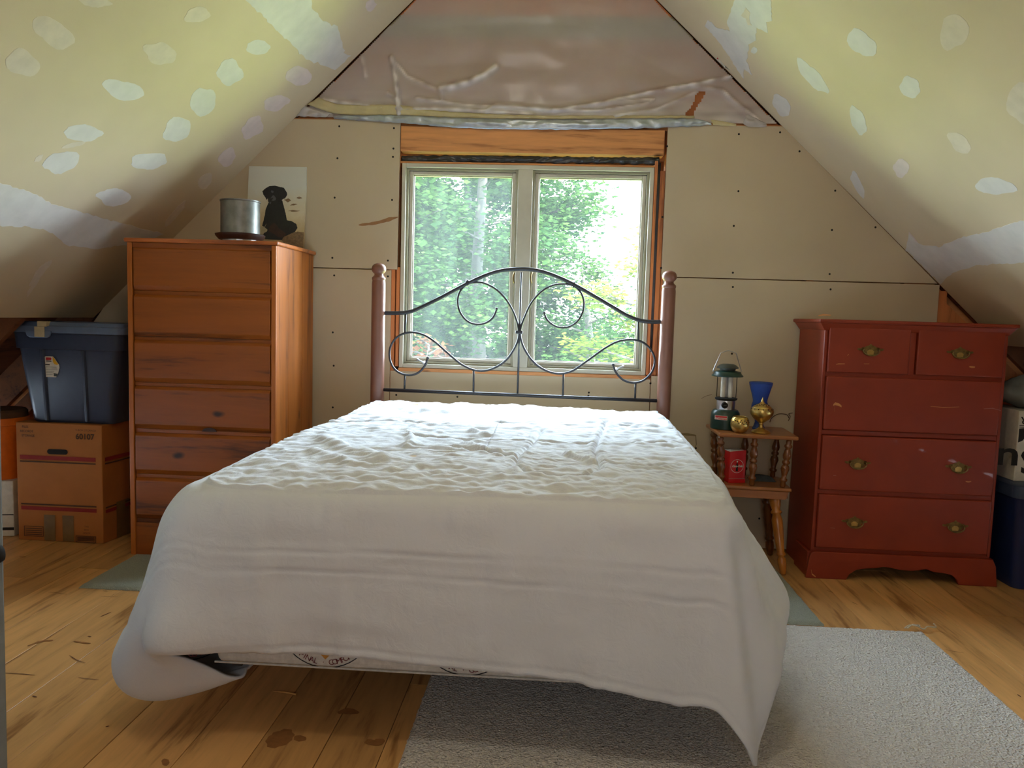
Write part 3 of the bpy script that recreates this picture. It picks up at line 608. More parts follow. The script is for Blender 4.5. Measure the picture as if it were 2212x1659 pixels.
# stations round the edge: (edge x, edge y, outward angle deg, [(out, z) ...])
ST = [(-.950, 4.03, 180, [(0, .765), (.035, .745), (.07, .69), (.10, .58), (.12, .46), (.12, .38)]),
      (-.985, 3.2, 180, [(0, .755), (.045, .735), (.085, .67), (.12, .55), (.14, .42), (.14, .33)]),
      (-1.00, 2.55, 180, [(0, .752), (.05, .735), (.10, .67), (.14, .54), (.18, .38), (.20, .25), (.16, .15), (.05, .12), (-.05, .15)]),
      (-.995, 2.25, 184, [(0, .750), (.055, .73), (.105, .67), (.145, .54), (.21, .38), (.255, .26), (.24, .165), (.17, .115), (.04, .12), (-.08, .15)]),
      (-.99, 2.15, 203, [(0, .748), (.065, .728), (.12, .66), (.155, .54), (.21, .38), (.255, .27), (.24, .185), (.17, .14), (.06, .145), (-.04, .17)]),
      (-.965, 2.11, 226, [(0, .747), (.06, .726), (.105, .66), (.135, .54), (.165, .42), (.18, .36), (.175, .315), (.155, .296), (.13, .30)]),
      (-.90, 2.085, 256, [(0, .745), (.04, .72), (.065, .66), (.08, .54), (.09, .42), (.09, .36), (.08, .325), (.07, .306), (.055, .300)]),
      (-.72, 2.08, 270, [(0, .745), (.028, .725), (.048, .67), (.055, .56), (.055, .44), (.045, .36), (.035, .302)]),
      (-.25, 2.08, 270, [(0, .75), (.028, .73), (.046, .67), (.052, .56), (.05, .44), (.04, .34), (.032, .285)]),
      (.10, 2.08, 270, [(0, .752), (.028, .73), (.046, .67), (.052, .56), (.05, .42), (.045, .33), (.04, .262)]),
      (.34, 2.085, 272, [(0, .752), (.028, .73), (.046, .67), (.055, .55), (.056, .42), (.056, .31), (.055, .222)]),
      (.445, 2.10, 295, [(0, .75), (.03, .725), (.045, .66), (.055, .54), (.068, .40), (.085, .28), (.095, .19)]),
      (.475, 2.13, 318, [(0, .75), (.03, .72), (.05, .64), (.075, .50), (.10, .36), (.125, .2), (.135, .06)]),
      (.485, 2.20, 345, [(0, .752), (.03, .72), (.06, .64), (.10, .50), (.14, .38), (.165, .28), (.15, .20)]),
      (.495, 2.36, 358, [(0, .755), (.035, .725), (.08, .64), (.145, .52), (.20, .42), (.235, .35), (.215, .29)]),
      (.505, 2.62, 0, [(0, .758), (.035, .735), (.07, .66), (.12, .55), (.165, .46), (.185, .40), (.18, .35)]),
      (.515, 3.2, 0, [(0, .762), (.04, .74), (.07, .67), (.10, .58), (.12, .50), (.125, .44)]),
      (.525, 4.03, 0, [(0, .768), (.035, .75), (.055, .70), (.07, .64), (.075, .58), (.075, .54)])]
NS = 620; NT = 96; NR = 64
def prof(P, n):
    Q = catmull([Vector((a, b, 0)) for a, b in P], 10); L = [0]
    for a, b in zip(Q, Q[1:]): L.append(L[-1]+(b-a).length)
    out = []
    for k in range(n):
        t = L[-1]*k/(n-1); i = max(0, min(np.searchsorted(L, t)-1, len(Q)-2)); f = (t-L[i])/max(1e-9, L[i+1]-L[i]); out.append(tuple(Q[i].lerp(Q[i+1], f))[:2])
    return np.array(out)
PR = [prof(s[3], NR) for s in ST]
S_ = [0]
for a, b in zip(ST, ST[1:]): S_.append(S_[-1]+math.hypot(a[0]-b[0], a[1]-b[1])+.05*abs(a[2]-b[2])/57)
S_ = np.array(S_); ang = np.array([s[2] for s in ST], float); ex = np.array([s[0] for s in ST]); ey = np.array([s[1] for s in ST])
def pch(xs_, ys_, x):                                # monotone-ish cubic
    ys_ = np.asarray(ys_, float); d = np.gradient(ys_, xs_, axis=0) if ys_.ndim == 1 else np.stack([np.gradient(ys_[:, i], xs_) for i in range(ys_.shape[1])], 1)
    i = np.clip(np.searchsorted(xs_, x)-1, 0, len(xs_)-2); h = xs_[i+1]-xs_[i]; t = (x-xs_[i])/h
    if ys_.ndim > 1: t = t[:, None]; h = h[:, None]
    return (2*t**3-3*t**2+1)*ys_[i]+(t**3-2*t**2+t)*h*d[i]+(-2*t**3+3*t**2)*ys_[i+1]+(t**3-t**2)*h*d[i+1]
ang[ang < 100] += 360
su = np.linspace(0, S_[-1], NS)
EX, EY, AN = pch(S_, ex, su), pch(S_, ey, su), np.radians(pch(S_, ang, su))
PO = pch(S_, np.array([p[:, 0] for p in PR]), su); PZ = pch(S_, np.array([p[:, 1] for p in PR]), su)
def nz(x, y, z): return noise.noise(Vector((x, y, z)))
def polyd(x, y, P): return min(dseg((x, y), P[q], P[q+1])[0] for q in range(len(P)-1))
def topz(pts): return [tuple(onpl(a, b, (0, 0, .76), (0, 0, 1)))[:2] for a, b in pts]
SEAMS = [topz(p) for p in ([(640, 910), (730, 918), (830, 921), (960, 935), (1100, 927), (1200, 932), (1310, 935), (1410, 930)], [(880, 955), (960, 962), (1060, 969), (1150, 971), (1250, 974), (1350, 973), (1440, 968)], [(1310, 925), (1295, 960), (1285, 990), (1292, 1012), (1298, 1030), (1260, 1042), (1200, 1044), (1140, 1036), (1112, 1022), (1120, 1000), (1150, 975), (1170, 945)],
                           [(885, 978), (960, 980), (1040, 990), (1110, 1004)], [(1298, 1015), (1400, 1022), (1465, 1012)])]
FOLD = [(topz(p), w, h) for p, w, h in (([(1225, 1000), (1255, 1010), (1285, 1020)], .013, .016), ([(1000, 975), (1040, 988), (1080, 995)], .012, .012), ([(1020, 948), (1050, 956)], .015, .014), ([(700, 960), (760, 990), (830, 1010)], .03, .016), ([(680, 985), (760, 1020)], .025, .012), ([(880, 900), (960, 905), (1060, 893)], .03, .018), ([(1150, 885), (1300, 884), (1400, 892)], .04, .016), ([(560, 1000), (640, 1020)], .03, .012), ([(880, 952), (892, 968), (880, 980)], .012, .012))]
UF = [(S_[11]-.02, .028, .024), (S_[11]+.045, .03, -.016), (S_[12]+.05, .035, .014), (S_[13]+.10, .05, -.014), (S_[10]-.09, .05, -.010), (S_[9]-.02, .04, .008), (S_[6]+.1, .03, .007), (S_[7]+.12, .025, .006), (S_[8]+.05, .03, -.006), (S_[5]-.01, .03, .010), (S_[4]-.02, .03, -.010)]
V = []
for i in range(NS):
    ca, sa = math.cos(AN[i]), math.sin(AN[i])
    # spine point: bed centre line, clamped
    sx, sy = -.24, min(max(EY[i], 2.62), 4.02)
    for j in range(NT):
        t = 1-(1-j/NT)**1.25; x = sx+(EX[i]-sx)*t; y = sy+(EY[i]-sy)*t
        z = .775+(PZ[i, 0]-.775)*t**3
        rx, ry = x, y
        w = .007*(abs(nz(x*2.6, y*6.5, 1))**.8)+.0075*(1-abs(nz(x*4.5+y*3+.6*nz(x*4, y*4, 9), y*19-x*3, 4))*2)*.8+.006*nz(x*19, y*30, 7)+.0035*(1-2*abs(nz(x*26, y*44, 14)))+.011*nz(x*1.7, y*2.1, 2)
        w += .004*(1-2*abs(nz(x*11+y*9, y*12-x*8, 21)))
        for P in SEAMS:
            d = polyd(x, y, P)
            if d < .035: w -= .012*math.exp(-(d/.008)**2); w += .004*math.exp(-((d-.02)/.01)**2)
        for P, fw, fh in FOLD:
            d = polyd(x, y, P)
            if d < fw*3: w += fh*math.exp(-(d/fw)**2)
        V.append([x, y, z+w])
    u = su[i]
    for j in range(NR):
        t = j/(NR-1); o, z = PO[i, j], PZ[i, j]
        x = EX[i]+ca*o; y = EY[i]+sa*o
        # vertical folds grow towards the hem; quilt seams run along
        fo = t**1.2*(.015*nz(u*4.2, t*1.1, 31)+.009*nz(u*10, t*1.6, 33)+.003*nz(u*26, t*3, 36)) + .004*nz(u*6, t*7, 39)
        for uf, wf, af in UF: fo += af*math.exp(-((u-uf-.05*t)/wf)**2)*min(1, t*2.2)
        b0 = max(0, 1-j/8.0)
        w = .010*abs(nz(x*3.1, y*6.5, 1))*b0
        fo += (.008*max(0, nz(u*30, t*2.5, 44))*math.exp(-((t-.1)/.09)**2))
        for k_, (c0, c1) in enumerate(((.36, .05), (.50, .05))):
            tt = c0+.03*math.sin(u*1.3+k_)+.012*nz(u*3, k_, 50); d = (t-tt)*.5
            fo -= .0026*math.exp(-(d/.003)**2); fo += .0012*math.exp(-((abs(d)-.014)/.01)**2)
        d = (t-.955)*.5; fo -= .003*math.exp(-(d/.004)**2)
        if t > .94: fo += .0022*nz(u*60, 1, 60)
        zz = z+w+(t**4)*(.006*nz(u*9, 3, 61)+.003*nz(u*34, 5, 62))
        V.append([x+ca*fo, y+sa*fo, max(zz, .012)])
NC = NT+NR
Fc = [(i*NC+j, i*NC+j+1, (i+1)*NC+j+1, (i+1)*NC+j) for i in range(NS-1) for j in range(NC-1)]
# close the foot triangle between the clamped spine rows is implicit (rows share the spine end)
cf = MB().add(V, Fc).build('comforter', 'comf', smooth=True); md = cf.modifiers.new('s', 'SOLIDIFY'); md.thickness = .009; md.offset = 0
tag(cf, 'rumpled white quilted comforter spread over the bed, one corner trailing to the carpet', 'comforter')

# ================================================================== CARPETS
def carpet(x0, x1, y0, y1, z, th, name, mat, stp, amp, seed, cut=None):
    V = []; Fc = []; nx, ny = int((x1-x0)/stp), int((y1-y0)/stp)
    for i in range(nx+1):
        for j in range(ny+1):
            x = x0+(x1-x0)*i/nx; y = y0+(y1-y0)*j/ny
            ed = min(i, nx-i, j, ny-j)
            if i in (0, nx): x += .006*nz(y*40, seed, 1)+.004*nz(y*120, seed, 2)
            if j in (0, ny): y += .006*nz(x*40, seed, 3)+.003*nz(x*120, seed, 2)
            V.append((x, y, z+(0 if ed == 0 else th+amp*noise.noise(Vector((x*70, y*70, seed)))+amp*.8*noise.noise(Vector((x*160, y*160, seed))))))
    for i in range(nx):
        for j in range(ny):
            k = i*(ny+1)+j
            if cut and V[k][0] < cut[0] and V[k][1] > cut[1]: continue
            Fc.append((k, k+ny+1, k+ny+2, k+1))
    if cut: return MB().add(V, Fc).build(name, mat, smooth=True)
    b = len(V); V += [(x0, y0, z), (x1, y0, z), (x1, y1, z), (x0, y1, z)]; Fc.append((b, b+3, b+2, b+1))
    return MB().add(V, Fc).build(name, mat, smooth=True)
rug = carpet(-.40, 1.535, 1.15, 3.19, .0005, .0105, 'carpet', 'rug', .0085, .0022, 5)
tag(rug, 'pale grey deep-pile carpet offcut on the planks in front of and under the bed', 'carpet')
thp = [Vector((at(0, 0, 1).x*0, 0, 0))]
q0 = onpl(1960, 1357, (0, 0, .014), (0, 0, 1)); q1 = onpl(2022, 1355, (0, 0, .012), (0, 0, 1)); q2 = onpl(2017, 1347, (0, 0, .03), (0, 0, 1))
MB().tube(catmull([q0, q0.lerp(q1, .3)+Vector((0, .02, .006)), q0.lerp(q1, .5)+Vector((0, -.015, 0)), q0.lerp(q1, .7)+Vector((0, .0, .004)), q1, q2], 5), .0028, 6).build('loose_thread', 'white_c', rug, smooth=True)
MB().tube(catmull([q0+Vector((-.01, 0, 0)), q0+Vector((.02, .025, .004)), q0+Vector((.05, .01, .006)), q0+Vector((.06, .03, .004)), q0+Vector((.03, .02, .008))], 5), .0025, 6).build('loose_thread', 'white_c', rug, smooth=True)
rg = carpet(-2.07, 1.15, 3.215, 4.2, .0005, .0125, 'green_carpet', 'rug_g', .012, .001, 8, cut=(-1.33, 3.66))
tag(rg, 'sage green low-pile carpet strip lying across the floor under the head of the bed', 'carpet')

# ================================================================== TALL CEDAR CHEST
tc_ = empty('tall_dresser', (-1.735, 3.98, 0), label='tall orange cedar chest of six plain drawers left of the window', cat='dresser')
TO = Vector((-1.735, 3.98, 0)); TX0, TX1, TYF, TYB, TZ = -2.105, -1.365, 3.70, 4.265, 1.573
def lb(mb, lo, hi, O): return mb.box(tuple(Vector(lo)-O), tuple(Vector(hi)-O))
m_ = MB(); lb(m_, (TX0, TYF+.012, .0), (TX0+.02, TYB, TZ-.02), TO); m_.build('side_panel', 'pine_side', tc_, bevel=.002)
for a, b in ((TYF+.012, TYF+.175), (TYF+.177, TYF+.385), (TYF+.387, TYB)):
    m_ = MB(); lb(m_, (TX1-.02, a, .0), (TX1, b, TZ-.02), TO); m_.build('side_board', 'pine_side', tc_, bevel=.001)
m_ = MB(); lb(m_, (TX0+.02, TYB-.01, .05), (TX1-.02, TYB, TZ-.02), TO); m_.build('back_panel', 'pine_side', tc_)
m_ = MB(); lb(m_, (TX0-.012, TYF-.012, TZ-.02), (TX1+.012, TYB+.012, TZ), TO); m_.build('top', 'pine_top', tc_, bevel=.006)
for a, b in ((TX0, TX0+.024), (TX1-.024, TX1)):
    m_ = MB(); lb(m_, (a, TYF-.002, .0), (b, TYF+.012, TZ-.0205), TO); m_.build('front_stile', 'pine_side', tc_, bevel=.003)
m_ = MB(); lb(m_, (TX0+.025, TYF+.004, TZ-.045), (TX1-.025, TYF+.02, TZ-.021), TO); m_.build('top_rail', 'pine_front_shaded', tc_)
DZ = [(1.536, 1.321), (1.302, 1.098), (1.080, .872), (.852, .640), (.620, .412), (.394, .185)]
for i, (zt, zb_) in enumerate(DZ):
    a, b = TX0+.028, TX1-.028; e = .014
    V = [(a, TYF+.012, zb_), (b, TYF+.012, zb_), (b, TYF+.012, zt), (a, TYF+.012, zt), (a+.003, TYF-.002, zb_+e*1.7), (b-.003, TYF-.002, zb_+e*1.7), (b-.003, TYF-.002, zt-e), (a+.003, TYF-.002, zt-e),
         (a, TYF+.03, zb_), (b, TYF+.03, zb_), (b, TYF+.03, zt), (a, TYF+.03, zt)]
    dr_ = MB().add([Vector(v)-TO for v in V], [(4, 5, 6, 7), (0, 1, 5, 4), (1, 2, 6, 5), (2, 3, 7, 6), (3, 0, 4, 7), (0, 8, 9, 1), (1, 9, 10, 2), (2, 10, 11, 3), (3, 11, 8, 0), (8, 11, 10, 9)]).build('drawer', 'pine_front_shaded', tc_, bevel=.002)
    m_ = MB(); lb(m_, (TX0+.025, TYF+.016, zb_-.019), (TX1-.025, TYF+.04, zb_-.001), TO); m_.build('drawer_divider', 'pine_front_shaded', tc_)
q = at(452, 930, TYF-.003)-TO; MB().prism([(q.x-.038, q.z-.006), (q.x+.038, q.z-.006), (q.x+.03, q.z+.006), (q.x+.012, q.z+.013), (q.x-.01, q.z+.013), (q.x-.03, q.z+.006)], 1, q.y, q.y+.004).build('finger_pull', 'trivet', tc_)
m_ = MB(); lb(m_, (TX0+.025, TYF+.006, .0), (TX1-.025, TYF+.02, .165), TO); m_.build('plinth', 'pine_front_shaded', tc_)
# pot on a dish, dog picture
pt = empty('metal_pot', (-1.60, 3.84, TZ), label='dull tin canister standing in a dark dish on the tall cedar chest', cat='canister')
MB().lathe([(.09, .012), (.094, .014), (.094, .198), (.097, .2), (.097, .206), (.091, .206), (.09, .02), (.0, .018)], 40, None, False).build('tin_body', 'galv', pt, smooth='auto')
MB().lathe([(.085, .0), (.085, .013)], 36).build('tin_foot', 'steel', pt)
dh = MB().lathe([(.097, .016), (.104, .014), (.118, .030), (.121, .040), (.117, .042), (.108, .03), (.098, .026)], 12, Matrix.Translation((-1.60, 3.84, TZ)), False).build('dish', 'trivet', smooth='auto')
tag(dh, 'dark rust-brown faceted dish round the foot of the tin canister', 'dish')
pc = empty('dog_picture', (-1.575, 4.235, TZ), label='unframed picture of a seated black dog leaning on the wall atop the chest', cat='picture'); pc.rotation_euler = (math.radians(-6.5), 0, 0)
PW, PH = .325, .462
MT['bgpic'] = None
m, nt, b = newmat('picture_print'); v = coords(nt); sx_ = nt.nodes.new('ShaderNodeSeparateXYZ'); nt.links.new(v, sx_.inputs[0]); n = tex(nt, v, 14, 5, .6, 1)
md_ = nt.nodes.new('ShaderNodeMath'); md_.operation = 'MULTIPLY_ADD'; nt.links.new(n, md_.inputs[0]); md_.inputs[1].default_value = .14; nt.links.new(sx_.outputs[2], md_.inputs[2])
nt.links.new(ramp(nt, md_.outputs[0], [(.06, srgb(140, 110, 76)), (.16, srgb(192, 166, 122)), (.28, srgb(212, 198, 166)), (.42, srgb(212, 212, 202))]), b.inputs['Base Color']); b.inputs['Roughness'].default_value = .4; MT['bgpic'] = m
MT['pic_black'] = plain('printed_black_coat', srgb(26, 26, 28), .45, var=.3, scale=50); MT['pic_brown'] = plain('printed_dark_brown', srgb(58, 34, 28), .5, var=.3, scale=60)
MT['pic_grey'] = plain('printed_grey_sheen', srgb(84, 84, 88), .5); MT['pic_cream'] = plain('printed_cream_decoy', srgb(176, 164, 132), .5, var=.15, scale=40); MT['pic_grass'] = plain('printed_dry_grass', srgb(128, 102, 72), .5, var=.3, scale=90)
MB().box((-PW/2, 0, 0), (PW/2, .018, PH)).build('canvas', 'bgpic', pc, bevel=.001)
def pp(pts, name, mat, y, j=.0012):
    P = [((a-280)/1040*PW*1.0-PW/2+.002, PH-(b_-115)/(1660-115)*PH*1.02) for a, b_ in pts]
    P = jag(P, j, .006, 3); P = [(max(-PW/2, min(PW/2, a)), max(.001, b_)) for a, b_ in P]
    return MB().prism(P, 1, y, y+.0004).build(name, mat, pc)
pp([(560, 1200), (600, 1000), (610, 900), (650, 790), (680, 740), (900, 730), (940, 860), (980, 1000), (1000, 1090), (1080, 1100), (1170, 1150), (1195, 1220), (1150, 1300), (1060, 1340), (960, 1390), (930, 1450), (560, 1440), (600, 1320), (640, 1260), (600, 1220), (640, 1150), (610, 1220)], 'printed_dog_body', 'pic_black', -.0006)
pp([(535, 570), (600, 510), (660, 475), (760, 465), (860, 490), (920, 500), (980, 590), (985, 630), (950, 690), (910, 710), (880, 740), (780, 800), (680, 800), (650, 760), (640, 700), (615, 730), (600, 690), (560, 640)], 'printed_dog_head', 'pic_black', -.0010)
pp([(690, 700), (720, 650), (750, 640), (790, 700), (780, 730), (740, 745), (705, 735), (740, 700), (720, 690)], 'printed_muzzle', 'pic_grey', -.0014, .0006)
pp([(690, 580), (700, 550), (735, 560), (740, 590), (715, 600)], 'printed_brow', 'pic_grey', -.0014, .0006); pp([(670, 770), (700, 760), (700, 800), (680, 800)], 'printed_chin', 'pic_grey', -.0014, .0005)
pp([(690, 1220), (730, 1160), (780, 1140), (820, 1180), (860, 1240), (1000, 1330), (960, 1400), (860, 1400), (760, 1330), (680, 1300)], 'printed_bird', 'pic_brown', -.0012)
pp([(290, 1250), (350, 1215), (480, 1200), (600, 1220), (660, 1270), (650, 1300), (590, 1340), (560, 1400), (500, 1430), (380, 1430), (340, 1380), (310, 1310)], 'printed_decoy', 'pic_cream', -.0014)
pp([(950, 1400), (1080, 1330), (1200, 1290), (1315, 1300), (1315, 1600), (1000, 1560), (930, 1460)], 'printed_grass', 'pic_grass', -.0016, .003)
pp([(930, 720), (1010, 690), (1060, 730), (1000, 760)], 'printed_grass', 'pic_grass', -.0005, .003); pp([(1040, 820), (1100, 780), (1180, 790), (1120, 815)], 'printed_grass', 'pic_grass', -.0005, .002)
pp([(1000, 920), (1100, 900), (1230, 910), (1120, 935)], 'printed_grass', 'pic_grass', -.0005, .003); pp([(1150, 680), (1200, 655), (1260, 680), (1200, 700)], 'printed_grass', 'pic_grass', -.0005, .002)

# ================================================================== RED CHEST
RO = Vector((1.73, 4.05, 0)); rd = empty('red_dresser', tuple(RO), label='scuffed brick-red painted chest with brass pulls, right of the nightstand', cat='dresser')
RX0, RX1, RYF, RYB, RZ = 1.290, 2.150, 3.865, 4.262, 1.262
def rb_(lo, hi, name, mat='red', par=rd, bev=.002, **k): m = MB(); lb(m, lo, hi, RO); return m.build(name, mat, par, bevel=bev, **k)
rb_((RX0, RYF+.004, .0), (RX0+.018, RYB, RZ), 'side_panel'); rb_((RX1-.018, RYF+.004, .0), (RX1, RYB, RZ), 'side_panel'); rb_((RX0+.018, RYB-.01, .1), (RX1-.018, RYB, RZ), 'back_panel')
rb_((RX0-.036, RYF-.03, RZ), (RX1+.036, RYB+.012, RZ+.018), 'top', bev=.006)
V = []; o1, o2 = .03, .004
lo_, hi_ = RZ-.036, RZ
V = [(RX0-o2, RYF-o2, lo_), (RX1+o2, RYF-o2, lo_), (RX1+o1, RYF-o1+.006, hi_), (RX0-o1, RYF-o1+.006, hi_), (RX0-o2, RYB, lo_), (RX1+o2, RYB, lo_), (RX1+o1, RYB, hi_), (RX0-o1, RYB, hi_)]
MB().add([Vector(v)-RO for v in V], [(0, 1, 2, 3), (4, 0, 3, 7), (1, 5, 6, 2), (4, 5, 1, 0), (3, 2, 6, 7), (5, 4, 7, 6)]).build('cornice_moulding', 'red', rd, bevel=.004)
for a, b in ((RX0, RX0+.014), (RX1-.014, RX1)): rb_((a, RYF-.001, .14), (b, RYF+.004, RZ-.036), 'front_stile')
rows_ = [(1.243, 1.024), (1.004, .742), (.714, .444), (.420, .153)]
def bail(cx, cz, par, y):
    hb = MB(); w = .09
    out = [(-1, .1), (-.9, .28), (-.72, .22), (-.62, .4), (-.45, .42), (-.3, .62), (-.15, .7), (0, 1.0), (.15, .7), (.3, .62), (.45, .42), (.62, .4), (.72, .22), (.9, .28), (1, .1), (.86, -.12), (.62, -.1), (.5, -.5), (.38, -.8), (.15, -.92), (0, -.98), (-.15, -.92), (-.38, -.8), (-.5, -.5), (-.62, -.1), (-.86, -.12)]
    hb.prism([(cx+a*w/2*1.42, cz+b*.030) for a, b in out], 1, y-.003, y)
    o = hb.build('handle_plate', 'brass', par, bevel=.0008, bseg=1)
    t_ = MB().tube(catmull([(cx-.036, y-.012, cz+.004), (cx-.038, y-.014, cz-.008), (cx-.026, y-.017, cz-.02), (cx-.01, y-.018, cz-.026), (cx+.01, y-.018, cz-.026), (cx+.026, y-.017, cz-.02), (cx+.038, y-.014, cz-.008), (cx+.036, y-.012, cz+.004)], 4), .0033, 8)
    for s in (-1, 1): t_.lathe([(.008, 0), (.006, .008), (.003, .015)], 10, Matrix.Translation((cx+s*.036, y-.003, cz+.005)) @ Matrix.Rotation(PI/2, 4, 'X'))
    t_.build('handle_bail', 'brass', par, smooth='auto')
    MB().prism([(cx-.014, cz-.022), (cx+.014, cz-.022), (cx+.016, cz-.006), (cx+.006, cz+.002), (cx-.006, cz+.002), (cx-.016, cz-.006)], 1, y-.0045, y-.003).build('handle_boss', 'brass_b', par)
def rdrawer(xa, xb, zt, zb_, hx):
    d = MB(); lb(d, (xa, RYF-.012, zb_), (xb, RYF+.02, zt), RO); d = d.build('drawer', 'red', rd, bevel=.006, bseg=3)
    for x_ in hx: bail(x_-RO.x, (zt+zb_)/2+.004, d, RYF-.012-RO.y)
    return d
d1 = rdrawer(RX0+.018, 1.692, 1.243, 1.024, (1.506,)); d2 = rdrawer(1.728, RX1-.018, 1.243, 1.024, (1.925,)); rb_((1.696, RYF+.002, 1.02), (1.724, RYF+.02, 1.243), 'divider')
d3 = rdrawer(RX0+.018, RX1-.018, 1.004, .742, ()); d4 = rdrawer(RX0+.018, RX1-.018, .714, .444, (1.482, 1.960)); d5 = rdrawer(RX0+.018, RX1-.018, .420, .153, (1.486, 1.968))
for zt in (1.014, .728, .432): rb_((RX0+.016, RYF+.004, zt-.012), (RX1-.016, RYF+.02, zt+.012), 'drawer_rail')
rb_((RX0+.016, RYF+.004, .13), (RX1-.016, RYF+.02, .152), 'drawer_rail')
MT['scuff'] = plain('bare_wood_scuff', srgb(206, 142, 84), .7); MT['scuff2'] = plain('pale_scratch', srgb(170, 110, 92), .7)
def scuff(pts, w, par, mat='scuff', y=RYF-.0126):
    m = MB(); P = [at(a, b, y)-RO for a, b in pts]; V = []; n = len(P)
    for i, p in enumerate(P): h = w*(.35+.65*math.sin(PI*(i+.5)/n)); V += [p+Vector((0, 0, h)), p-Vector((0, 0, h))]
    m.add(V, [(2*i, 2*i+1, 2*i+3, 2*i+2) for i in range(n-1)]); m.build('scuff', mat, par)
scuff([(1800, 875), (1804, 872), (1812, 874), (1818, 878)], .007, d3); scuff([(1802, 876), (1803, 890)], .002, d3); scuff([(1816, 877), (1815, 886)], .002, d3)
scuff([(2010, 878), (2040, 880), (2072, 879)], .0012, d3); scuff([(2125, 883), (2145, 882), (2162, 887)], .0016, d3, 'scuff2'); scuff([(1806, 787), (1812, 786), (1825, 786)], .0022, d1); scuff([(1866, 786), (1878, 786)], .0012, d1)
scuff([(2094, 792), (2100, 793), (2106, 793)], .0045, d2); scuff([(2086, 1040), (2092, 1041), (2098, 1040)], .0032, d4); scuff([(1800, 1027), (1806, 1027)], .002, d4, 'scuff2'); scuff([(1794, 1140), (1804, 1141)], .0014, d5, 'scuff2'); scuff([(1830, 768), (1834, 765)], .0016, d1)
# bracket base with scalloped apron
def bz(a): return a
fx0, fx1, fz = RX0-.014, RX1+.02, .135
ap = [(fx0-.012, 0), (fx0+.185, 0), (fx0+.20, .03), (fx0+.23, .052), (fx0+.28, .062), (fx0+.33, .066), (fx0+.36, .074), (fx0+.40, .07), (fx0+.44, .062), (fx0+.50, .060), (fx0+.535, .066), (fx0+.565, .072), (fx0+.60, .060), (fx0+.65, .056), (fx0+.69, .048), (fx0+.715, .026), (fx0+.725, 0), (fx1+.012, 0), (fx1, .10), (fx1-.012, .125), (fx1-.02, fz), (fx0+.02, fz), (fx0+.008, .125), (fx0, .10)]
MB().prism([(a-RO.x, b) for a, b in ap], 1, RYF-.026-RO.y, RYF-.004-RO.y).build('bracket_base', 'red', rd, bevel=.003)
rb_((RX0-.018, RYF-.004, 0), (RX0-.001, RYB-.2, .13), 'base_side', bev=.003); rb_((RX1+.001, RYF-.004, 0), (RX1+.018, RYB-.2, .13), 'base_side', bev=.003)
scuff([(1752, 1230), (1754, 1240), (1762, 1246)], .004, rd, 'scuff', RYF-.0268); scuff([(1768, 682), (1778, 680), (1795, 681)], .004, rd, 'scuff', RYF-.0306)

# ================================================================== NIGHTSTAND
NO = Vector((1.005, 4.045, 0)); ns = empty('nightstand', tuple(NO), math.radians(-4), label='small two-tier brown wood nightstand with turned spindles and splayed legs', cat='nightstand')
def tray(x0, x1, y0, y1, z0, z1, name, mat='maple', skew=0):
    o = MB().box((x0, y0, z0), (x1, y1, z1)).build(name, mat, ns, bevel=.007, bseg=3); return o
ttop = MB().prism([(-.178, -.168), (.205, -.168), (.20, .168), (-.205, .168)], 2, .680, .700).build('tabletop', 'maple', ns, bevel=.007, bseg=3); tray(-.185, .19, -.155, .155, .418, .436, 'shelf')
MB().prism([(-.165, .378), (.165, .378), (.178, .417), (-.178, .417)], 1, -.148, -.13).build('apron', 'maple', ns, bevel=.003); MB().prism([(-.165, .378), (.165, .378), (.178, .417), (-.178, .417)], 1, .13, .148).build('apron', 'maple', ns, bevel=.003)
for s in (-1, 1): MB().box((s*.170-.008, -.129, .38), (s*.170+.008, .129, .417)).build('apron', 'maple', ns)
SP = [(.007, 0), (.0095, .01), (.0085, .03), (.013, .036), (.013, .044), (.008, .05), (.010, .07), (.0145, .095), (.0125, .11), (.008, .118), (.013, .124), (.013, .134), (.008, .140), (.0125, .15), (.014, .165), (.010, .19), (.008, .20), (.013, .207), (.013, .216), (.0085, .222), (.0095, .235), (.008, .246)]
for yy in (-.135, .135):
    for k, xx in enumerate((-.155, .0, .155)):
        a = Vector((xx*.96, yy*.93, .435)); b_ = Vector((xx*1.07, yy*1.02, .681)); d = b_-a; T = Matrix.Translation(a) @ d.to_track_quat('Z', 'Y').to_matrix().to_4x4()
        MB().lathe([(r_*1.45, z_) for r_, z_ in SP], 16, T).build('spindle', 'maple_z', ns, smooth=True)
LG = [(.008, 0), (.011, .004), (.017, .05), (.0165, .078), (.012, .09), (.018, .096), (.018, .104), (.014, .112), (.020, .22), (.0205, .27), (.015, .300), (.021, .306), (.021, .314), (.0145, .322), (.020, .345), (.022, .368), (.021, .39)]
for sx_ in (-1, 1):
    for sy_ in (-1, 1):
        a = Vector((sx_*.170, sy_*.165, .002)); b_ = Vector((sx_*.118, sy_*.100, .385)); d = b_-a; T = Matrix.Translation(a) @ d.to_track_quat('Z', 'Y').to_matrix().to_4x4()
        MB().lathe([(r_*1.3, z_) for r_, z_ in LG], 20, T).build('leg', 'maple_light' if sy_ < 0 else 'maple_z', ns, smooth=True)
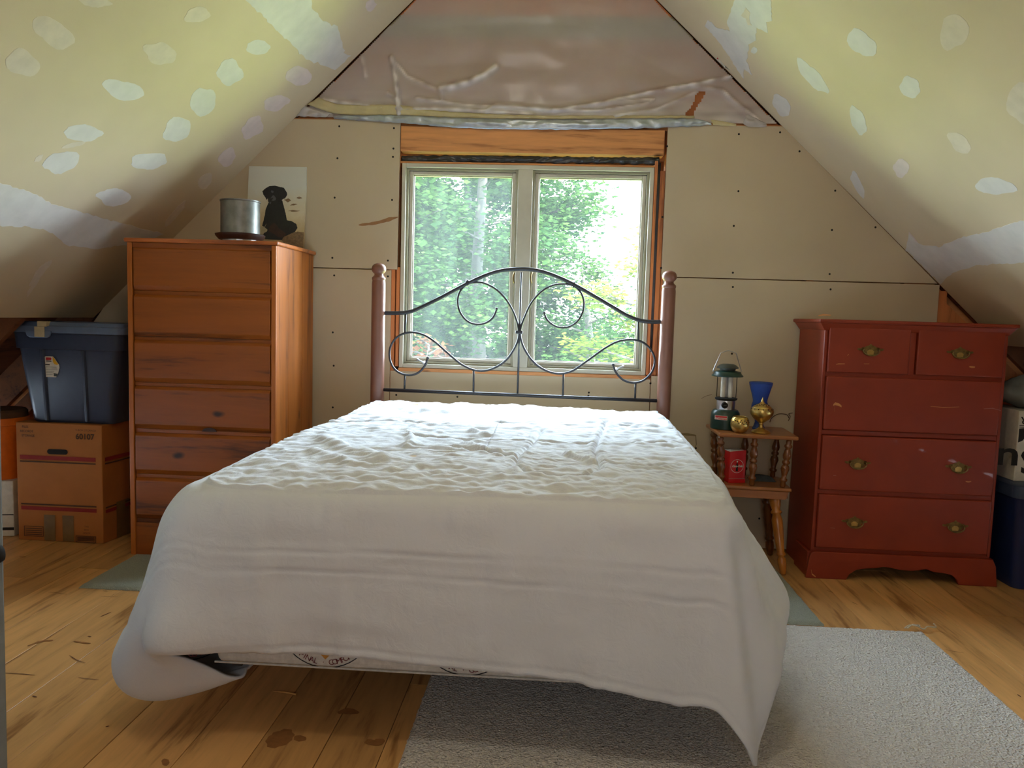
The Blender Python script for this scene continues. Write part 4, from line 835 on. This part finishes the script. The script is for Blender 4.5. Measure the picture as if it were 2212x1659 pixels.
# lantern
ln = empty('camping_lantern', (.878, 4.065, .7005), label='dark green and chrome camping lantern with wire bail, at the back of the nightstand', cat='lantern')
MB().lathe([(.068, 0), (.073, .004), (.074, .06), (.071, .085), (.062, .098), (.05, .102)], 40).build('base', 'green', ln, smooth='auto')
MB().lathe([(.047, .1), (.047, .147), (.046, .15)], 36).build('chrome_band', 'steel', ln, smooth='auto')
MB().lathe([(.05, .149), (.055, .152), (.057, .159), (.05, .162), (.04, .162)], 36).build('collar_ring', 'black', ln, smooth='auto')
gl = MB().lathe([(.050, .162), (.0505, .274)], 40, None, False).build('globe', 'glass_c', ln, smooth=True)
for s in (-.018, .018): MB().lathe([(.010, .163), (.012, .166), (.012, .27), (.010, .273)], 16, Matrix.Translation((s, -.002 if s > 0 else .004, 0))).build('fluorescent_tube', 'white_p', ln, smooth='auto')
MB().box((-.026, .016, .163), (.026, .020, .272)).build('reflector', 'steel', ln)
MB().lathe([(.079, .272), (.080, .276), (.070, .286), (.066, .296), (.05, .300), (.03, .302)], 36).build('shade', 'green', ln, smooth='auto')
MB().lathe([(.036, .300), (.040, .306), (.040, .312), (.054, .314), (.056, .318), (.042, .330), (.028, .336), (.0, .337)], 32, None, False).build('vent_cap', 'greymetal', ln, smooth='auto')
MB().tube([(-.074, 0, .292), (-.072, 0, .305), (-.040, -.004, .392), (-.002, -.006, .406), (.038, -.004, .392), (.070, 0, .30), (.066, 0, .291)], .0026, 8).build('wire_bail', 'steel', ln, smooth=True)
kn = MB().lathe([(.0165, 0), (.0165, .008), (.013, .013)], 20, Matrix.Translation((-.016, -.045, .126)) @ Matrix.Rotation(PI/2, 4, 'X')).build('switch_knob', 'black', ln, smooth='auto')
MB().box((-.017, -.0605, .124), (-.001, -.057, .129), Matrix.Translation((-.007, 0, 0)) ).build('knob_grip', 'greymetal', ln)
def curved(x0, x1, z0, z1, r, cx=0, cy=0, n=8):     # strip wrapped on a cylinder facing the viewer
    V = []
    for i in range(n+1):
        x = x0+(x1-x0)*i/n; y = -math.sqrt(max(r*r-x*x, 1e-6)); V += [(x, y, z0), (x, y, z1)]
    return V, [(2*i, 2*i+2, 2*i+3, 2*i+1) for i in range(n)]
lg = MB().add(*curved(-.062, -.005, .052, .074, .0755)).build('maker_plate', 'white_p', ln); MB().add(*curved(-.060, -.007, .0635, .0725, .0762)).build('maker_plate_band', 'labelred', ln)
t_ = MB(); Vt, Ft = text_geo('Coleman', .016, .2, .0004)
Vt = [(v[0]*.9-.034, v[1]*.8+.058) for v in Vt]; t_.add([(x_, -math.sqrt(.0768**2-x_*x_), z_) for x_, z_ in Vt], Ft).build('maker_lettering', 'labelred', ln)
# votive cup, censer, blue vase
vb = empty('brass_votive', (.925, 3.938, .7005), label='small round pierced brass votive cup on the front of the nightstand', cat='candle holder')
MB().lathe([(.022, 0), (.034, .008), (.044, .026), (.047, .044), (.044, .062), (.036, .078), (.032, .081), (.031, .079), (.041, .06), (.044, .044), (.040, .024), (.0, .008)], 36, None, False).build('bowl', 'brass_b', vb, smooth=True)
hm = MB()
for a, z in ((-95, .066), (-72, .063), (-118, .060), (-88, .054), (-108, .051), (-60, .056), (-100, .058), (-135, .064), (-45, .064), (-30, .054), (-150, .055), (-78, .046), (-55, .045)):
    a = math.radians(a); r = .0455 if z < .06 else .0432; hm.lathe([(.0028, 0), (.0028, .0015)], 8, Matrix.Translation((r*math.cos(a), r*math.sin(a), z)) @ Vector((math.cos(a), math.sin(a), .3)).to_track_quat('Z', 'Y').to_matrix().to_4x4())
hm.build('pierced_holes', 'black', vb, kind='stuff')
ce = empty('brass_incense_burner', (1.035, 3.955, .7005), label='footed brass incense burner with pointed pierced lid on the nightstand', cat='incense burner')
MB().lathe([(.046, 0), (.048, .004), (.040, .012), (.024, .018), (.012, .028), (.009, .040), (.012, .046), (.010, .05), (.018, .056), (.040, .072), (.054, .092), (.058, .108), (.055, .120), (.048, .126)], 44, None, True).build('footed_bowl', 'brass_b', ce, smooth='auto')
MB().lathe([(.0485, .126), (.047, .129), (.038, .137), (.024, .144), (.012, .150), (.007, .158), (.004, .170), (.0015, .180), (.0, .181)], 36, None, False).build('lid', 'brass_b', ce, smooth=True)
hm = MB()
for k in range(14):
    a = 2*PI*k/14+.1; hm.lathe([(.003, 0), (.003, .0014)], 8, Matrix.Translation((.0535*math.cos(a), .0535*math.sin(a), .1215)) @ Vector((math.cos(a), math.sin(a), .6)).to_track_quat('Z', 'Y').to_matrix().to_4x4())
for k in range(26):
    a = 2*PI*k/13+(.24 if k > 12 else 0); r, z = ((.033, .1402) if k > 12 else (.022, .1455)); hm.lathe([(.0026, 0), (.0026, .0014)], 8, Matrix.Translation((r*math.cos(a), r*math.sin(a), z)) @ Vector((math.cos(a)*.5, math.sin(a)*.5, 1)).to_track_quat('Z', 'Y').to_matrix().to_4x4())
hm.build('pierced_holes', 'black', ce, kind='stuff')
bv = MB().lathe([(.0, .0), (.030, .0), (.034, .006), (.026, .02), (.02, .04), (.024, .07), (.034, .09), (.042, .108), (.0425, .126), (.036, .146), (.038, .16), (.046, .19), (.058, .232), (.060, .246), (.057, .246), (.053, .228), (.042, .185), (.033, .146), (.0385, .124), (.036, .108), (.02, .085), (.0, .08)], 48, Matrix.Translation((1.055, 4.08, .7005)), False).build('blue_glass_vase', 'blue', smooth=True)
tag(bv, 'flared cobalt blue glass vase standing behind the brass incense burner', 'vase')
# red card box and grey cloth on the shelf
ck = empty('red_dispenser', (.925, 4.0, .4365), math.radians(14), label='small red box printed with a white ring and dark bottle, on the nightstand shelf', cat='box')
cb = MB(); cb.prism([(-.045, 0), (.045, 0), (.045, .168), (-.045, .160)], 1, -.03, .03); cb.build('carton', 'coke', ck, bevel=.002)
MB().box((-.045, -.0335, .021), (.045, -.0305, .023)).build('front_lip', 'scuff2', ck); MB().box((-.045, -.0332, .0005), (.045, -.0304, .0205)).build('front_lip', 'coke', ck)
MB().prism([(-.044, .1605), (.03, .167), (.03, .1685), (-.044, .162)], 1, -.029, .029).build('white_liner', 'white_p', ck)
rgm = MB(); cx, cz, rr = -.002, .086, .034
rgm.add([(cx+math.cos(a)*q, -.0306, cz+math.sin(a)*q) for a in [2*PI*i/48 for i in range(48)] for q in (rr-.0009, rr+.0009)], [(2*i, 2*i+1, (2*i+3) % 96, (2*i+2) % 96) for i in range(48)]); rgm.build('roundel', 'white_p', ck)
bt = [(-.0055, -.026), (.0055, -.026), (.006, -.018), (.0045, -.010), (.006, -.002), (.0048, .006), (.0022, .013), (.0020, .019), (-.0020, .019), (-.0022, .013), (-.0048, .006), (-.006, -.002), (-.0045, -.010), (-.006, -.018)]
MB().prism([(cx+a, cz+b) for a, b in bt], 1, -.0309, -.0303).build('bottle_print', 'black', ck); MB().prism([(cx-.0025, cz+.019), (cx+.0025, cz+.019), (cx+.004, cz+.027), (cx-.004, cz+.027)], 1, -.031, -.0303).build('bottle_cap_print', 'white_p', ck)
t_ = MB(); text(t_, 'Coca-Cola', .0155, front(cx, -.0313, cz), .45, .0005, .056); t_.build('script_lettering', 'white_p', ck)
V = []; Fc = []; MT['greycloth'] = plain('dark_grey_cloth', srgb(66, 72, 72), .95, var=.2, scale=40, bmp=.5)
for i in range(13):
    for j in range(9):
        a, b_ = i/12*2-1, j/8*2-1; e = max(0, 1-a**4)*max(0, 1-b_**4)
        V.append((1.085+a*.065+.008*nz(b_*3, i, 1), 4.075+b_*.05+.006*nz(a*3, j, 2), .437+e*(.024+.014*nz(a*3, b_*3, 5))))
for i in range(12):
    for j in range(8): k = i*9+j; Fc.append((k, k+9, k+10, k+1))
b = len(V); V += [(v[0], v[1], .4368) for v in (V[0], V[12*9], V[12*9+8], V[8])]; Fc.append((b, b+1, b+2, b+3))
gc = MB().add(V, Fc).build('folded_cloth', 'greycloth', smooth=True); md = gc.modifiers.new('u', 'SUBSURF'); md.levels = md.render_levels = 1; tag(gc, 'crumpled dark grey cloth at the back of the nightstand shelf', 'cloth')

# ================================================================== LEFT EAVE: carton, tote, orange and white boxes
CO = Vector((-2.57, 4.03, 0)); cbx = empty('cardboard_box', tuple(CO), label='brown cardboard carton with red stripes on the floor left of the tall chest', cat='box')
cx0, cx1, cy0, cy1, ch = -2.80, -2.335, 3.85, 4.11, .625
CX2 = -2.165                                       # the right side turns away towards the chest
V = [(cx0, cy0, 0), (cx1, cy0-.005, 0), (cx1+.035, cy1, 0), (cx0, cy1+.02, 0)]
cbm = MB(); cbm.prism([(v[0]-CO.x, v[1]-CO.y) for v in V], 2, .001, ch); cbm.build('carton', 'card', cbx, bevel=.003)
def cprint(x0, x1, z0, z1, mat, name, y=cy0-.0058): m = MB(); lb(m, (x0, y, z0), (x1, y+.0008, z1), CO); return m.build(name, mat, cbx)
zc = lambda py: at(120, py, cy0).z
xc = lambda px, py=1000: at(px, py, cy0).x
for a, b, mt in ((985, 994, 'card_r'), (997, 1000, 'card_d'), (1089, 1092, 'card_d'), (1095, 1103, 'card_r')):
    cprint(xc(45), xc(208), zc(b), zc(a), mt, 'printed_stripe')
s_ = MB()
for a, b, mt in ((976, 984, 'card_r'), (988, 991, 'card_d'), (1083, 1086, 'card_d'), (1089, 1096, 'card_r')):
    z0, z1 = zc(b+9), zc(a+9); V = [Vector((cx1+.004+.0005, cy0+.01, z0)), Vector((cx1+.035, cy1-.01, z0)), Vector((cx1+.035, cy1-.01, z1)), Vector((cx1+.004+.0005, cy0+.01, z1))]
    MB().add([v-CO+Vector((.0012, 0, 0)) for v in V], [(0, 1, 2, 3)]).build('printed_stripe', mt, cbx)
hh = [(xc(104)-CO.x+.004, 0), (xc(148)-CO.x-.004, 0)]
zc0 = (zc(970)+zc(981))/2; r_ = (zc(970)-zc(981))/2; pl_ = []
for k in range(9): a = PI/2+PI*k/8; pl_.append((xc(104)-CO.x+r_+r_*math.cos(a), zc0+r_*math.sin(a)))
for k in range(9): a = -PI/2+PI*k/8; pl_.append((xc(148)-CO.x-r_+r_*math.cos(a), zc0+r_*math.sin(a)))
MB().prism(pl_, 1, cy0-.0062-CO.y, cy0-.0048-CO.y).build('hand_hole', 'black', cbx)
t_ = MB(); text(t_, '60107', .040, front(xc(186)-CO.x, cy0-.0064-CO.y, zc(941)), 0, .0012); text(t_, 'V-BOX STORAGE', .014, front(xc(188)-CO.x, cy0-.0064-CO.y, zc(927)), 0, 0, .11)
for k, w_ in enumerate(('FILES', 'RECORDS', 'STORAGE')): text(t_, w_, .016, front(xc(58+k*3)-CO.x, cy0-.0064-CO.y, zc(924+k*9.5)), 0, .0004)
for k, w_ in enumerate(('THIS', 'BOX', 'HOLDS', 'ITEMS')[:3]): text(t_, w_, .012, front(xc(186)-CO.x, cy0-.0064-CO.y, zc(1134+k*7)))
t_.build('carton_lettering', 'card_d', cbx)
for a, b in ((50, 92), (162, 206)):
    fr_ = MB(); x0, x1, z0, z1 = xc(a)-CO.x, xc(b)-CO.x, zc(1168 if a > 100 else 1160), zc(1154 if a > 100 else 1138); y_ = cy0-.0062-CO.y
    for q in ((x0, x1, z0, z0+.003), (x0, x1, z1-.003, z1), (x0, x0+.003, z0, z1), (x1-.003, x1, z0, z1)): fr_.box((q[0], y_, q[2]), (q[1], y_+.0008, q[3]))
    for k in range(4): fr_.box((x0+.008, y_, z0+.008+k*(z1-z0-.012)/4), (x1-.008, y_+.0008, z0+.008+k*(z1-z0-.012)/4+.004))
    fr_.build('printed_stamp', 'card_d', cbx)
for a, b in ((94, 118), (134, 158)): cprint(xc(a), xc(b), .005, zc(1112), 'tape', 'packing_tape', cy0-.0066)
for k, (u0, u1) in enumerate(((.35, .75),)):
    p0, p1 = Vector((cx1+.006, cy0, 0)), Vector((cx1+.0365, cy1, 0)); MB().add([p0.lerp(p1, u0)-CO+Vector((0, 0, .005)), p0.lerp(p1, u1)-CO+Vector((0, 0, .005)), p0.lerp(p1, u1)-CO+Vector((0, 0, .2)), p0.lerp(p1, u0)-CO+Vector((0, 0, .2))], [(0, 1, 2, 3)]).build('packing_tape', 'tape', cbx)
# tote
def rrect(hx, hy, r, n=5, rib=None):
    out = []
    for cx_, cy_, a0 in ((hx-r, hy-r, 0), (-hx+r, hy-r, 90), (-hx+r, -hy+r, 180), (hx-r, -hy+r, 270)):
        for k in range(n+1): a = math.radians(a0+90*k/n); out.append((cx_+r*math.cos(a), cy_+r*math.sin(a)))
    return out
def tote_mesh(mb, levels):      # (z, hx, hy, r)
    n = None; V = []; Fc = []
    for z, hx, hy, r in levels:
        P = rrect(hx, hy, r); n = len(P); V += [(a, b, z) for a, b in P]
    for i in range(len(levels)-1):
        for k in range(n): k2 = (k+1) % n; Fc.append((i*n+k, i*n+k2, (i+1)*n+k2, (i+1)*n+k))
    Fc += [tuple(range(n-1, -1, -1)), tuple((len(levels)-1)*n+k for k in range(n))]
    return mb.add(V, Fc)
TTO = Vector((-2.515, 4.005, ch)); tt = empty('storage_tote', tuple(TTO), math.radians(1), label='slate-blue plastic storage tote with grey-blue lid on top of the striped carton', cat='storage box')
tote_mesh(MB(), [(0.001, .215, .12, .04), (.02, .222, .13, .04), (.385, .268, .158, .04), (.386, .280, .168, .04), (.465, .286, .172, .04), (.466, .292, .176, .04), (.474, .292, .176, .04)]).build('bin', 'tote', tt, smooth='auto')
lid = tote_mesh(MB(), [(.470, .30, .183, .045), (.496, .303, .186, .045), (.504, .300, .183, .045), (.506, .285, .168, .045), (.514, .282, .165, .045), (.524, .277, .160, .045)]).build('lid', 'tote_lid', tt, smooth='auto')
lw = MB(); lw.prism([(-.20, .480), (-.19, .452), (-.175, .444), (-.085, .444), (-.07, .452), (-.062, .480)], 1, -.193, -.180); lw.build('lid_latch', 'tote_lid', lid, bevel=.004)
for x0 in (-.145, .07): 
    z0, z1 = .01, .382; MB().add([(x0, -.127, z0), (x0+.025, -.127, z0), (x0+.028, -.1565, z1), (x0+.0, -.1565, z1), (x0+.006, -.139, z0), (x0+.019, -.139, z0), (x0+.021, -.167, z1), (x0+.007, -.167, z1)], [(4, 5, 6, 7), (0, 4, 7, 3), (5, 1, 2, 6), (3, 7, 6, 2), (0, 1, 5, 4)]).build('rib', 'tote', tt, bevel=.003)
MB().box((-.146, -.196, .448), (-.094, -.1925, .50)).build('masking_tape', 'masking', lid); MB().box((-.134, -.1945, .50), (-.086, -.150, .528)).build('masking_tape', 'masking', lid, bevel=.004)
lbl = MB(); yf = lambda z: -(.13+(.158-.13)*(z-.02)/.365)-.0012
LB = [(-.122, .240), (-.067, .240), (-.055, .262), (-.046, .290), (-.047, .306), (-.056, .318), (-.068, .338), (-.078, .348), (-.116, .348), (-.122, .340)]
def onfront(P, name, mat, off, par=tt):
    n = len(P); V = [(a, yf(b)-off, b) for a, b in P]+[(a, yf(b), b) for a, b in P]; tri = tessellate_polygon([[Vector((a, b, 0)) for a, b in P]])
    return MB().add(V, [tuple(t) for t in tri]+[(i, (i+1) % n, n+(i+1) % n, n+i) for i in range(n)]).build(name, mat, par)
lo = onfront(LB, 'paper_label', 'white_p', .0016)
onfront([(-.078, .346), (-.068, .336), (-.058, .318), (-.049, .309), (-.058, .304), (-.070, .308), (-.078, .320)], 'label_yellow', 'yellow', .0026)
onfront([(-.115, .330), (-.112, .342), (-.088, .342), (-.084, .335), (-.088, .329), (-.110, .328)], 'label_red_oval', 'labelred', .0026)
for z, x0, x1, h in ((.321, -.113, -.086, .004), (.302, -.119, -.096, .005), (.292, -.117, -.062, .0015), (.286, -.117, -.060, .0015), (.279, -.117, -.058, .0015), (.270, -.117, -.075, .0015), (.262, -.117, -.080, .0015), (.252, -.117, -.085, .0015)):
    onfront([(x0, z), (x1, z), (x1, z+h), (x0, z+h)], 'label_print', 'black' if h > .002 else 'greymetal', .0028)
onfront([(-.078, .245), (-.064, .245), (-.058, .258), (-.078, .262)], 'label_print', 'greymetal', .0028)
# white striped carton with an orange bucket on it, at the very edge
wbx = empty('white_box', (-3.0, 4.0, 0), label='white carton with two black stripes at the left edge of the floor', cat='box')
wv = [(-.16, -.17), (.14, -.10), (.12, .1), (-.16, .12)]
MB().prism(wv, 2, .001, .30).build('carton', 'white_c', wbx, bevel=.003)
p0, p1 = Vector((-.16, -.1715, 0)), Vector((.14, -.1015, 0))
for z0, z1 in ((.115, .121), (.034, .050)): MB().add([p0+Vector((0, 0, z0)), p1+Vector((0, 0, z0)), p1+Vector((0, 0, z1)), p0+Vector((0, 0, z1))], [(0, 1, 2, 3)]).build('printed_stripe', 'black', wbx)
obk = empty('orange_bucket', (-2.985, 3.985, .3005), label='orange plastic tub with a brown lid standing on the white carton', cat='bucket')
MB().lathe([(.10, 0), (.125, .29), (.133, .293), (.134, .33), (.13, .332)], 36).build('tub', 'orange_pl', obk, smooth='auto'); MB().lathe([(.131, .332), (.131, .36), (.12, .372)], 36).build('lid', 'card_d', obk, smooth='auto')

# ================================================================== RIGHT EAVE: blue tote, lettered carton, bag
dt = empty('blue_tote', (2.52, 4.02, 0), label='dark blue storage tote on the floor beside the red chest, at the right edge', cat='storage box')
tote_mesh(MB(), [(0.001, .27, .2, .04), (.02, .275, .205, .04), (.44, .30, .222, .04), (.45, .305, .228, .04)]).build('bin', 'tote_d', dt, smooth='auto')
tote_mesh(MB(), [(.452, .315, .235, .045), (.51, .318, .238, .045), (.52, .30, .22, .045)]).build('lid', 'tote', dt, smooth='auto')
lc = empty('lettered_box', (2.44, 4.03, .5205), label='white carton with upside-down black lettering on the blue tote behind the red chest', cat='box')
MB().box((-.2, -.15, 0), (.2, .15, .345)).build('carton', 'white_c', lc, bevel=.003)
t_ = MB(); yq = -.1512
text(t_, 'Su', .17, front(-.185, yq, .105, PI), 0, .003, .21); text(t_, 'G R', .05, front(-.15, yq, .30, PI), 0, .001); 
t_.prism([(-.225+.03, .19), (-.195+.02, .20), (-.165, .215), (-.150, .245), (-.165, .262), (-.195, .258)], 1, yq, yq+.001); t_.lathe([(.014, 0), (.014, .001)], 14, Matrix.Translation((-.135, yq+.001, .20)) @ Matrix.Rotation(PI/2, 4, 'X'))
t_.box((-.195, yq, .272), (-.07, yq+.0008, .275)); t_.box((-.195, yq, .264), (-.075, yq+.0008, .266)); t_.build('carton_lettering', 'black', lc)
V = []; Fc = []
for i in range(17):
    th = PI*i/16
    for j in range(28):
        ph = 2*PI*j/28; r = 1+.16*nz(math.cos(ph)*1.6, math.sin(ph)*1.6, th*1.5)+.08*nz(math.cos(ph)*5, math.sin(ph)*5, th*4)
        V.append((2.43+.22*r*math.sin(th)*math.cos(ph), 4.02+.14*r*math.sin(th)*math.sin(ph), max(.8665, .945+.093*r*math.cos(th))))
for i in range(16):
    for j in range(28): j2 = (j+1) % 28; Fc.append((i*28+j, i*28+j2, (i+1)*28+j2, (i+1)*28+j))
bg_ = MB().add(V, Fc).build('cloth_bag', 'grey', smooth=True); tag(bg_, 'lumpy grey-green cloth bag on top of the lettered white carton', 'bag')
# dark cracks, knots and stains worn into the planks
MT['crackm'] = plain('dark_floor_crack', srgb(96, 58, 30), .8); MT['stainm'] = plain('worn_brown_stain', srgb(150, 102, 58), .55, var=.2, scale=40)
def fmark(pts, w, mat='crackm', name='floor_crack'):
    w *= .42 if mat == 'crackm' else .8
    P = catmull([onpl(a, b, (0, 0, .0007), (0, 0, 1)) for a, b in pts], 4); n = len(P); V = []
    for i, p in enumerate(P):
        d = (P[min(i+1, n-1)]-P[max(i-1, 0)]).normalized(); q = Vector((-d.y, d.x, 0))*w*(.3+.9*math.sin(PI*(i+.5)/n))*(1+.5*nz(p.x*60, p.y*60, 4)); V += [p+q, p-q]
    V += [v-Vector((0, 0, .0005)) for v in V]
    MB().add(V, [(2*i, 2*i+1, 2*i+3, 2*i+2) for i in range(n-1)]).build(name, mat, fl)
for p, w in (([(5, 1453), (40, 1455), (75, 1458)], .004), ([(168, 1463), (190, 1466), (214, 1468)], .003), ([(104, 1279), (125, 1281), (145, 1284)], .003), ([(216, 1288), (240, 1289), (256, 1289)], .002), ([(238, 1290), (246, 1284), (254, 1282)], .002), ([(217, 1332), (226, 1328), (240, 1322)], .006),
             ([(190, 1374), (197, 1375)], .005), ([(150, 1415), (165, 1425), (185, 1432)], .003), ([(42, 1203), (56, 1203)], .007), ([(228, 1570), (236, 1568)], .006), ([(2042, 1403), (2060, 1407), (2082, 1410)], .003), ([(2198, 1500), (2206, 1506)], .006), ([(1745, 1312), (1760, 1318)], .003), ([(1840, 1300), (1852, 1306)], .003), ([(70, 1503), (80, 1506)], .006), ([(222, 1276), (232, 1277)], .005), ([(1785, 1275), (1800, 1280)], .004)): fmark(p, w)
for p, w in (([(585, 1615), (605, 1595), (622, 1575)], .035), ([(640, 1600), (655, 1590)], .02), ([(790, 1600), (810, 1604), (830, 1598)], .02), ([(730, 1540), (750, 1536), (775, 1540)], .016), ([(350, 1648), (365, 1644)], .018), ([(60, 1395), (90, 1385), (115, 1383)], .008), ([(160, 1385), (180, 1388), (196, 1390)], .006)): fmark(p, w, 'stainm', 'floor_stain')
# splinters on the planks
MT['splinter'] = plain('pale_splinter', srgb(210, 158, 90), .7)
for k, (a, b) in enumerate((((590, 1493), (640, 1500)),)):
    p, q = onpl(*a, (0, 0, .004), (0, 0, 1)), onpl(*b, (0, 0, .004), (0, 0, 1)); s_ = MB().tube([p, p.lerp(q, .5)+Vector((0, .002, .001)), q], .0032, 6, taper=[.3, .8, 1.2]).build('wood_splinter', 'splinter'); tag(s_, 'pale wood splinter on the planks in the shade under the bed foot', 'splinter')

# ================================================================== OUTSIDE
GZ = -2.7
gr = MB().box((-40, 5, GZ-.3), (40, 60, GZ)).build('lawn', 'grass'); tag(gr, kind='structure')
RN = np.random.RandomState(11)
def tree(x, y, top, rad, base, mat, n, size, label, kind='leafy_tree', group='trees outside the window', layers=0, trunk=.16, seed=0):
    t = empty(kind, (x, y, GZ), label=label, cat='tree', group=group)
    rs = np.random.RandomState(seed+3); H = top-GZ
    tr = MB(); pts = [(0, 0, 0)]+[(.12*math.sin(k*1.3+seed), .1*math.cos(k*1.7+seed), H*.95*k/6) for k in range(1, 7)]
    tr.tube(pts, trunk, 9, taper=[1.2, 1, .85, .7, .55, .35, .12]).build('trunk', 'bark', t, smooth=True)
    br = MB(); tips = []; b0 = (base-GZ)/H
    nb = layers or 26
    for k in range(nb):
        f = b0+(1-b0)*(k+.5)/nb; z = H*f*.97; L = rad*(.35+.65*math.sin(PI*min(1, (1-(f-b0)/(1-b0))*.9+.08)))*(.75+.4*rs.rand()); a = k*2.4+rs.rand()
        c = Vector((math.cos(a), math.sin(a), .18)); p0 = Vector((0, 0, z)); p1 = p0+c*L*.5+Vector((0, 0, .05)); p2 = p0+c*L
        br.tube([p0, p1, p2], .035*(1.2-f)+.008, 5, taper=[1, .6, .2])
        for s in (-.7, .6): e = p1+Vector((math.cos(a+s), math.sin(a+s), .2))*L*.45; br.tube([p1, e], .014, 4, taper=[1, .3]); tips.append((p1, e))
        tips.append((p0.lerp(p2, .25), p2))
    br.build('branches', 'bark', t)
    T0 = np.array([list(a) for a, b in tips]); T1 = np.array([list(b) for a, b in tips])
    i = rs.randint(0, len(tips), n); u = rs.rand(n, 1)**.7; P = T0[i]*(1-u)+T1[i]*u
    flat = .12 if layers else .28
    P += rs.randn(n, 3)*np.array([.22, .22, flat])*rad*.42
    A = rs.rand(n)*2*PI; tilt = rs.randn(n)*.5+(.0 if layers else .5)
    ux = np.stack([np.cos(A), np.sin(A), np.zeros(n)], 1); nv = np.stack([np.sin(tilt)*-np.sin(A), np.sin(tilt)*np.cos(A), np.cos(tilt)], 1); uy = np.cross(nv, ux)
    s = (size*(.6+.8*rs.rand(n)))[:, None]
    Q = np.stack([P-ux*s, P+uy*s*.55, P+ux*s, P-uy*s*.55], 1).reshape(-1, 3)
    me = bpy.data.meshes.new('foliage'); me.vertices.add(4*n); me.vertices.foreach_set('co', Q.ravel()); me.loops.add(4*n); me.loops.foreach_set('vertex_index', np.arange(4*n, dtype=np.int32))
    me.polygons.add(n); me.polygons.foreach_set('loop_start', np.arange(0, 4*n, 4, dtype=np.int32)); me.polygons.foreach_set('loop_total', np.full(n, 4, np.int32)); me.update(); me.validate()
    me.materials.append(MT[mat]); o = bpy.data.objects.new('foliage', me); COL.objects.link(o); o.parent = t; o['kind'] = 'stuff'
    return t
TREES = [(-3.6, 13, 6.5, 2.3, -1.5, 'leaf_m', 60000, .052, 'mid-green leafy tree filling the left half of the left window pane', 'leafy_tree', 0),
         (-1.5, 15, 7.5, 2.4, -1.5, 'leaf_m', 60000, .056, 'mid-green leafy tree filling the right half of the left window pane', 'leafy_tree', 0),
         (-5.6, 20, 9.5, 3.2, -2.2, 'leaf_d', 45000, .085, 'dark green tree far behind, at the left jamb of the window', 'leafy_tree', 0),
         (-2.6, 22, 9.0, 3.2, -2.2, 'leaf_d', 50000, .085, 'dark green tree far behind the two mid-green trees of the left pane', 'leafy_tree', 0),
         (.5, 14.5, 2.5, 1.1, -1.8, 'leaf_m', 8000, .045, 'narrow mid-green tree nearest the mullion in the right window pane', 'leafy_tree', 0),
         (1.45, 11, 2.6, 1.5, -1.0, 'leaf_y', 9000, .045, 'sunlit yellow-green maple with open layered boughs in the right pane', 'maple_tree', 14),
         (2.9, 17, 3.0, 2.0, -1.8, 'leaf_y', 12000, .055, 'yellow-green tree beyond the maple, at the right edge of the right pane', 'maple_tree', 16),
         (1.3, 23, .7, 2.6, -2.4, 'leaf_m', 30000, .075, 'low mid-green thicket tree at the bottom of the right pane', 'leafy_tree', 0),
         (-2.15, 18.5, 8.5, 2.0, -2.0, 'leaf_m', 40000, .07, 'slim mid-green tree behind, in the gap between the two left-pane trees', 'leafy_tree', 0),
         (-9.5, 21, 8.0, 3.4, -2.2, 'leaf_m', 14000, .13, 'mid-green tree standing far to the left of the window view', 'leafy_tree', 0),
         (6.5, 21, 3.5, 3.2, -2.2, 'leaf_m', 14000, .13, 'mid-green tree standing far to the right of the window view', 'leafy_tree', 0)]
for k, (x, y, top, rad, base, mat, n, size, lab, kd, ly) in enumerate(TREES): tree(x, y, top, rad, base, mat, n, size, lab, kd, layers=ly, seed=k*7)
tree(-1.75, 10.5, .95, .45, -.6, 'leaf_r', 900, .05, 'small russet-leaved dead bush low in the left pane', 'dead_bush', None, trunk=.03, seed=99)
tree(-2.25, 9.5, 1.0, .5, -.8, 'leaf_y', 1300, .05, 'bright green sapling at the bottom left corner of the left pane', 'sapling', None, trunk=.03, seed=120)
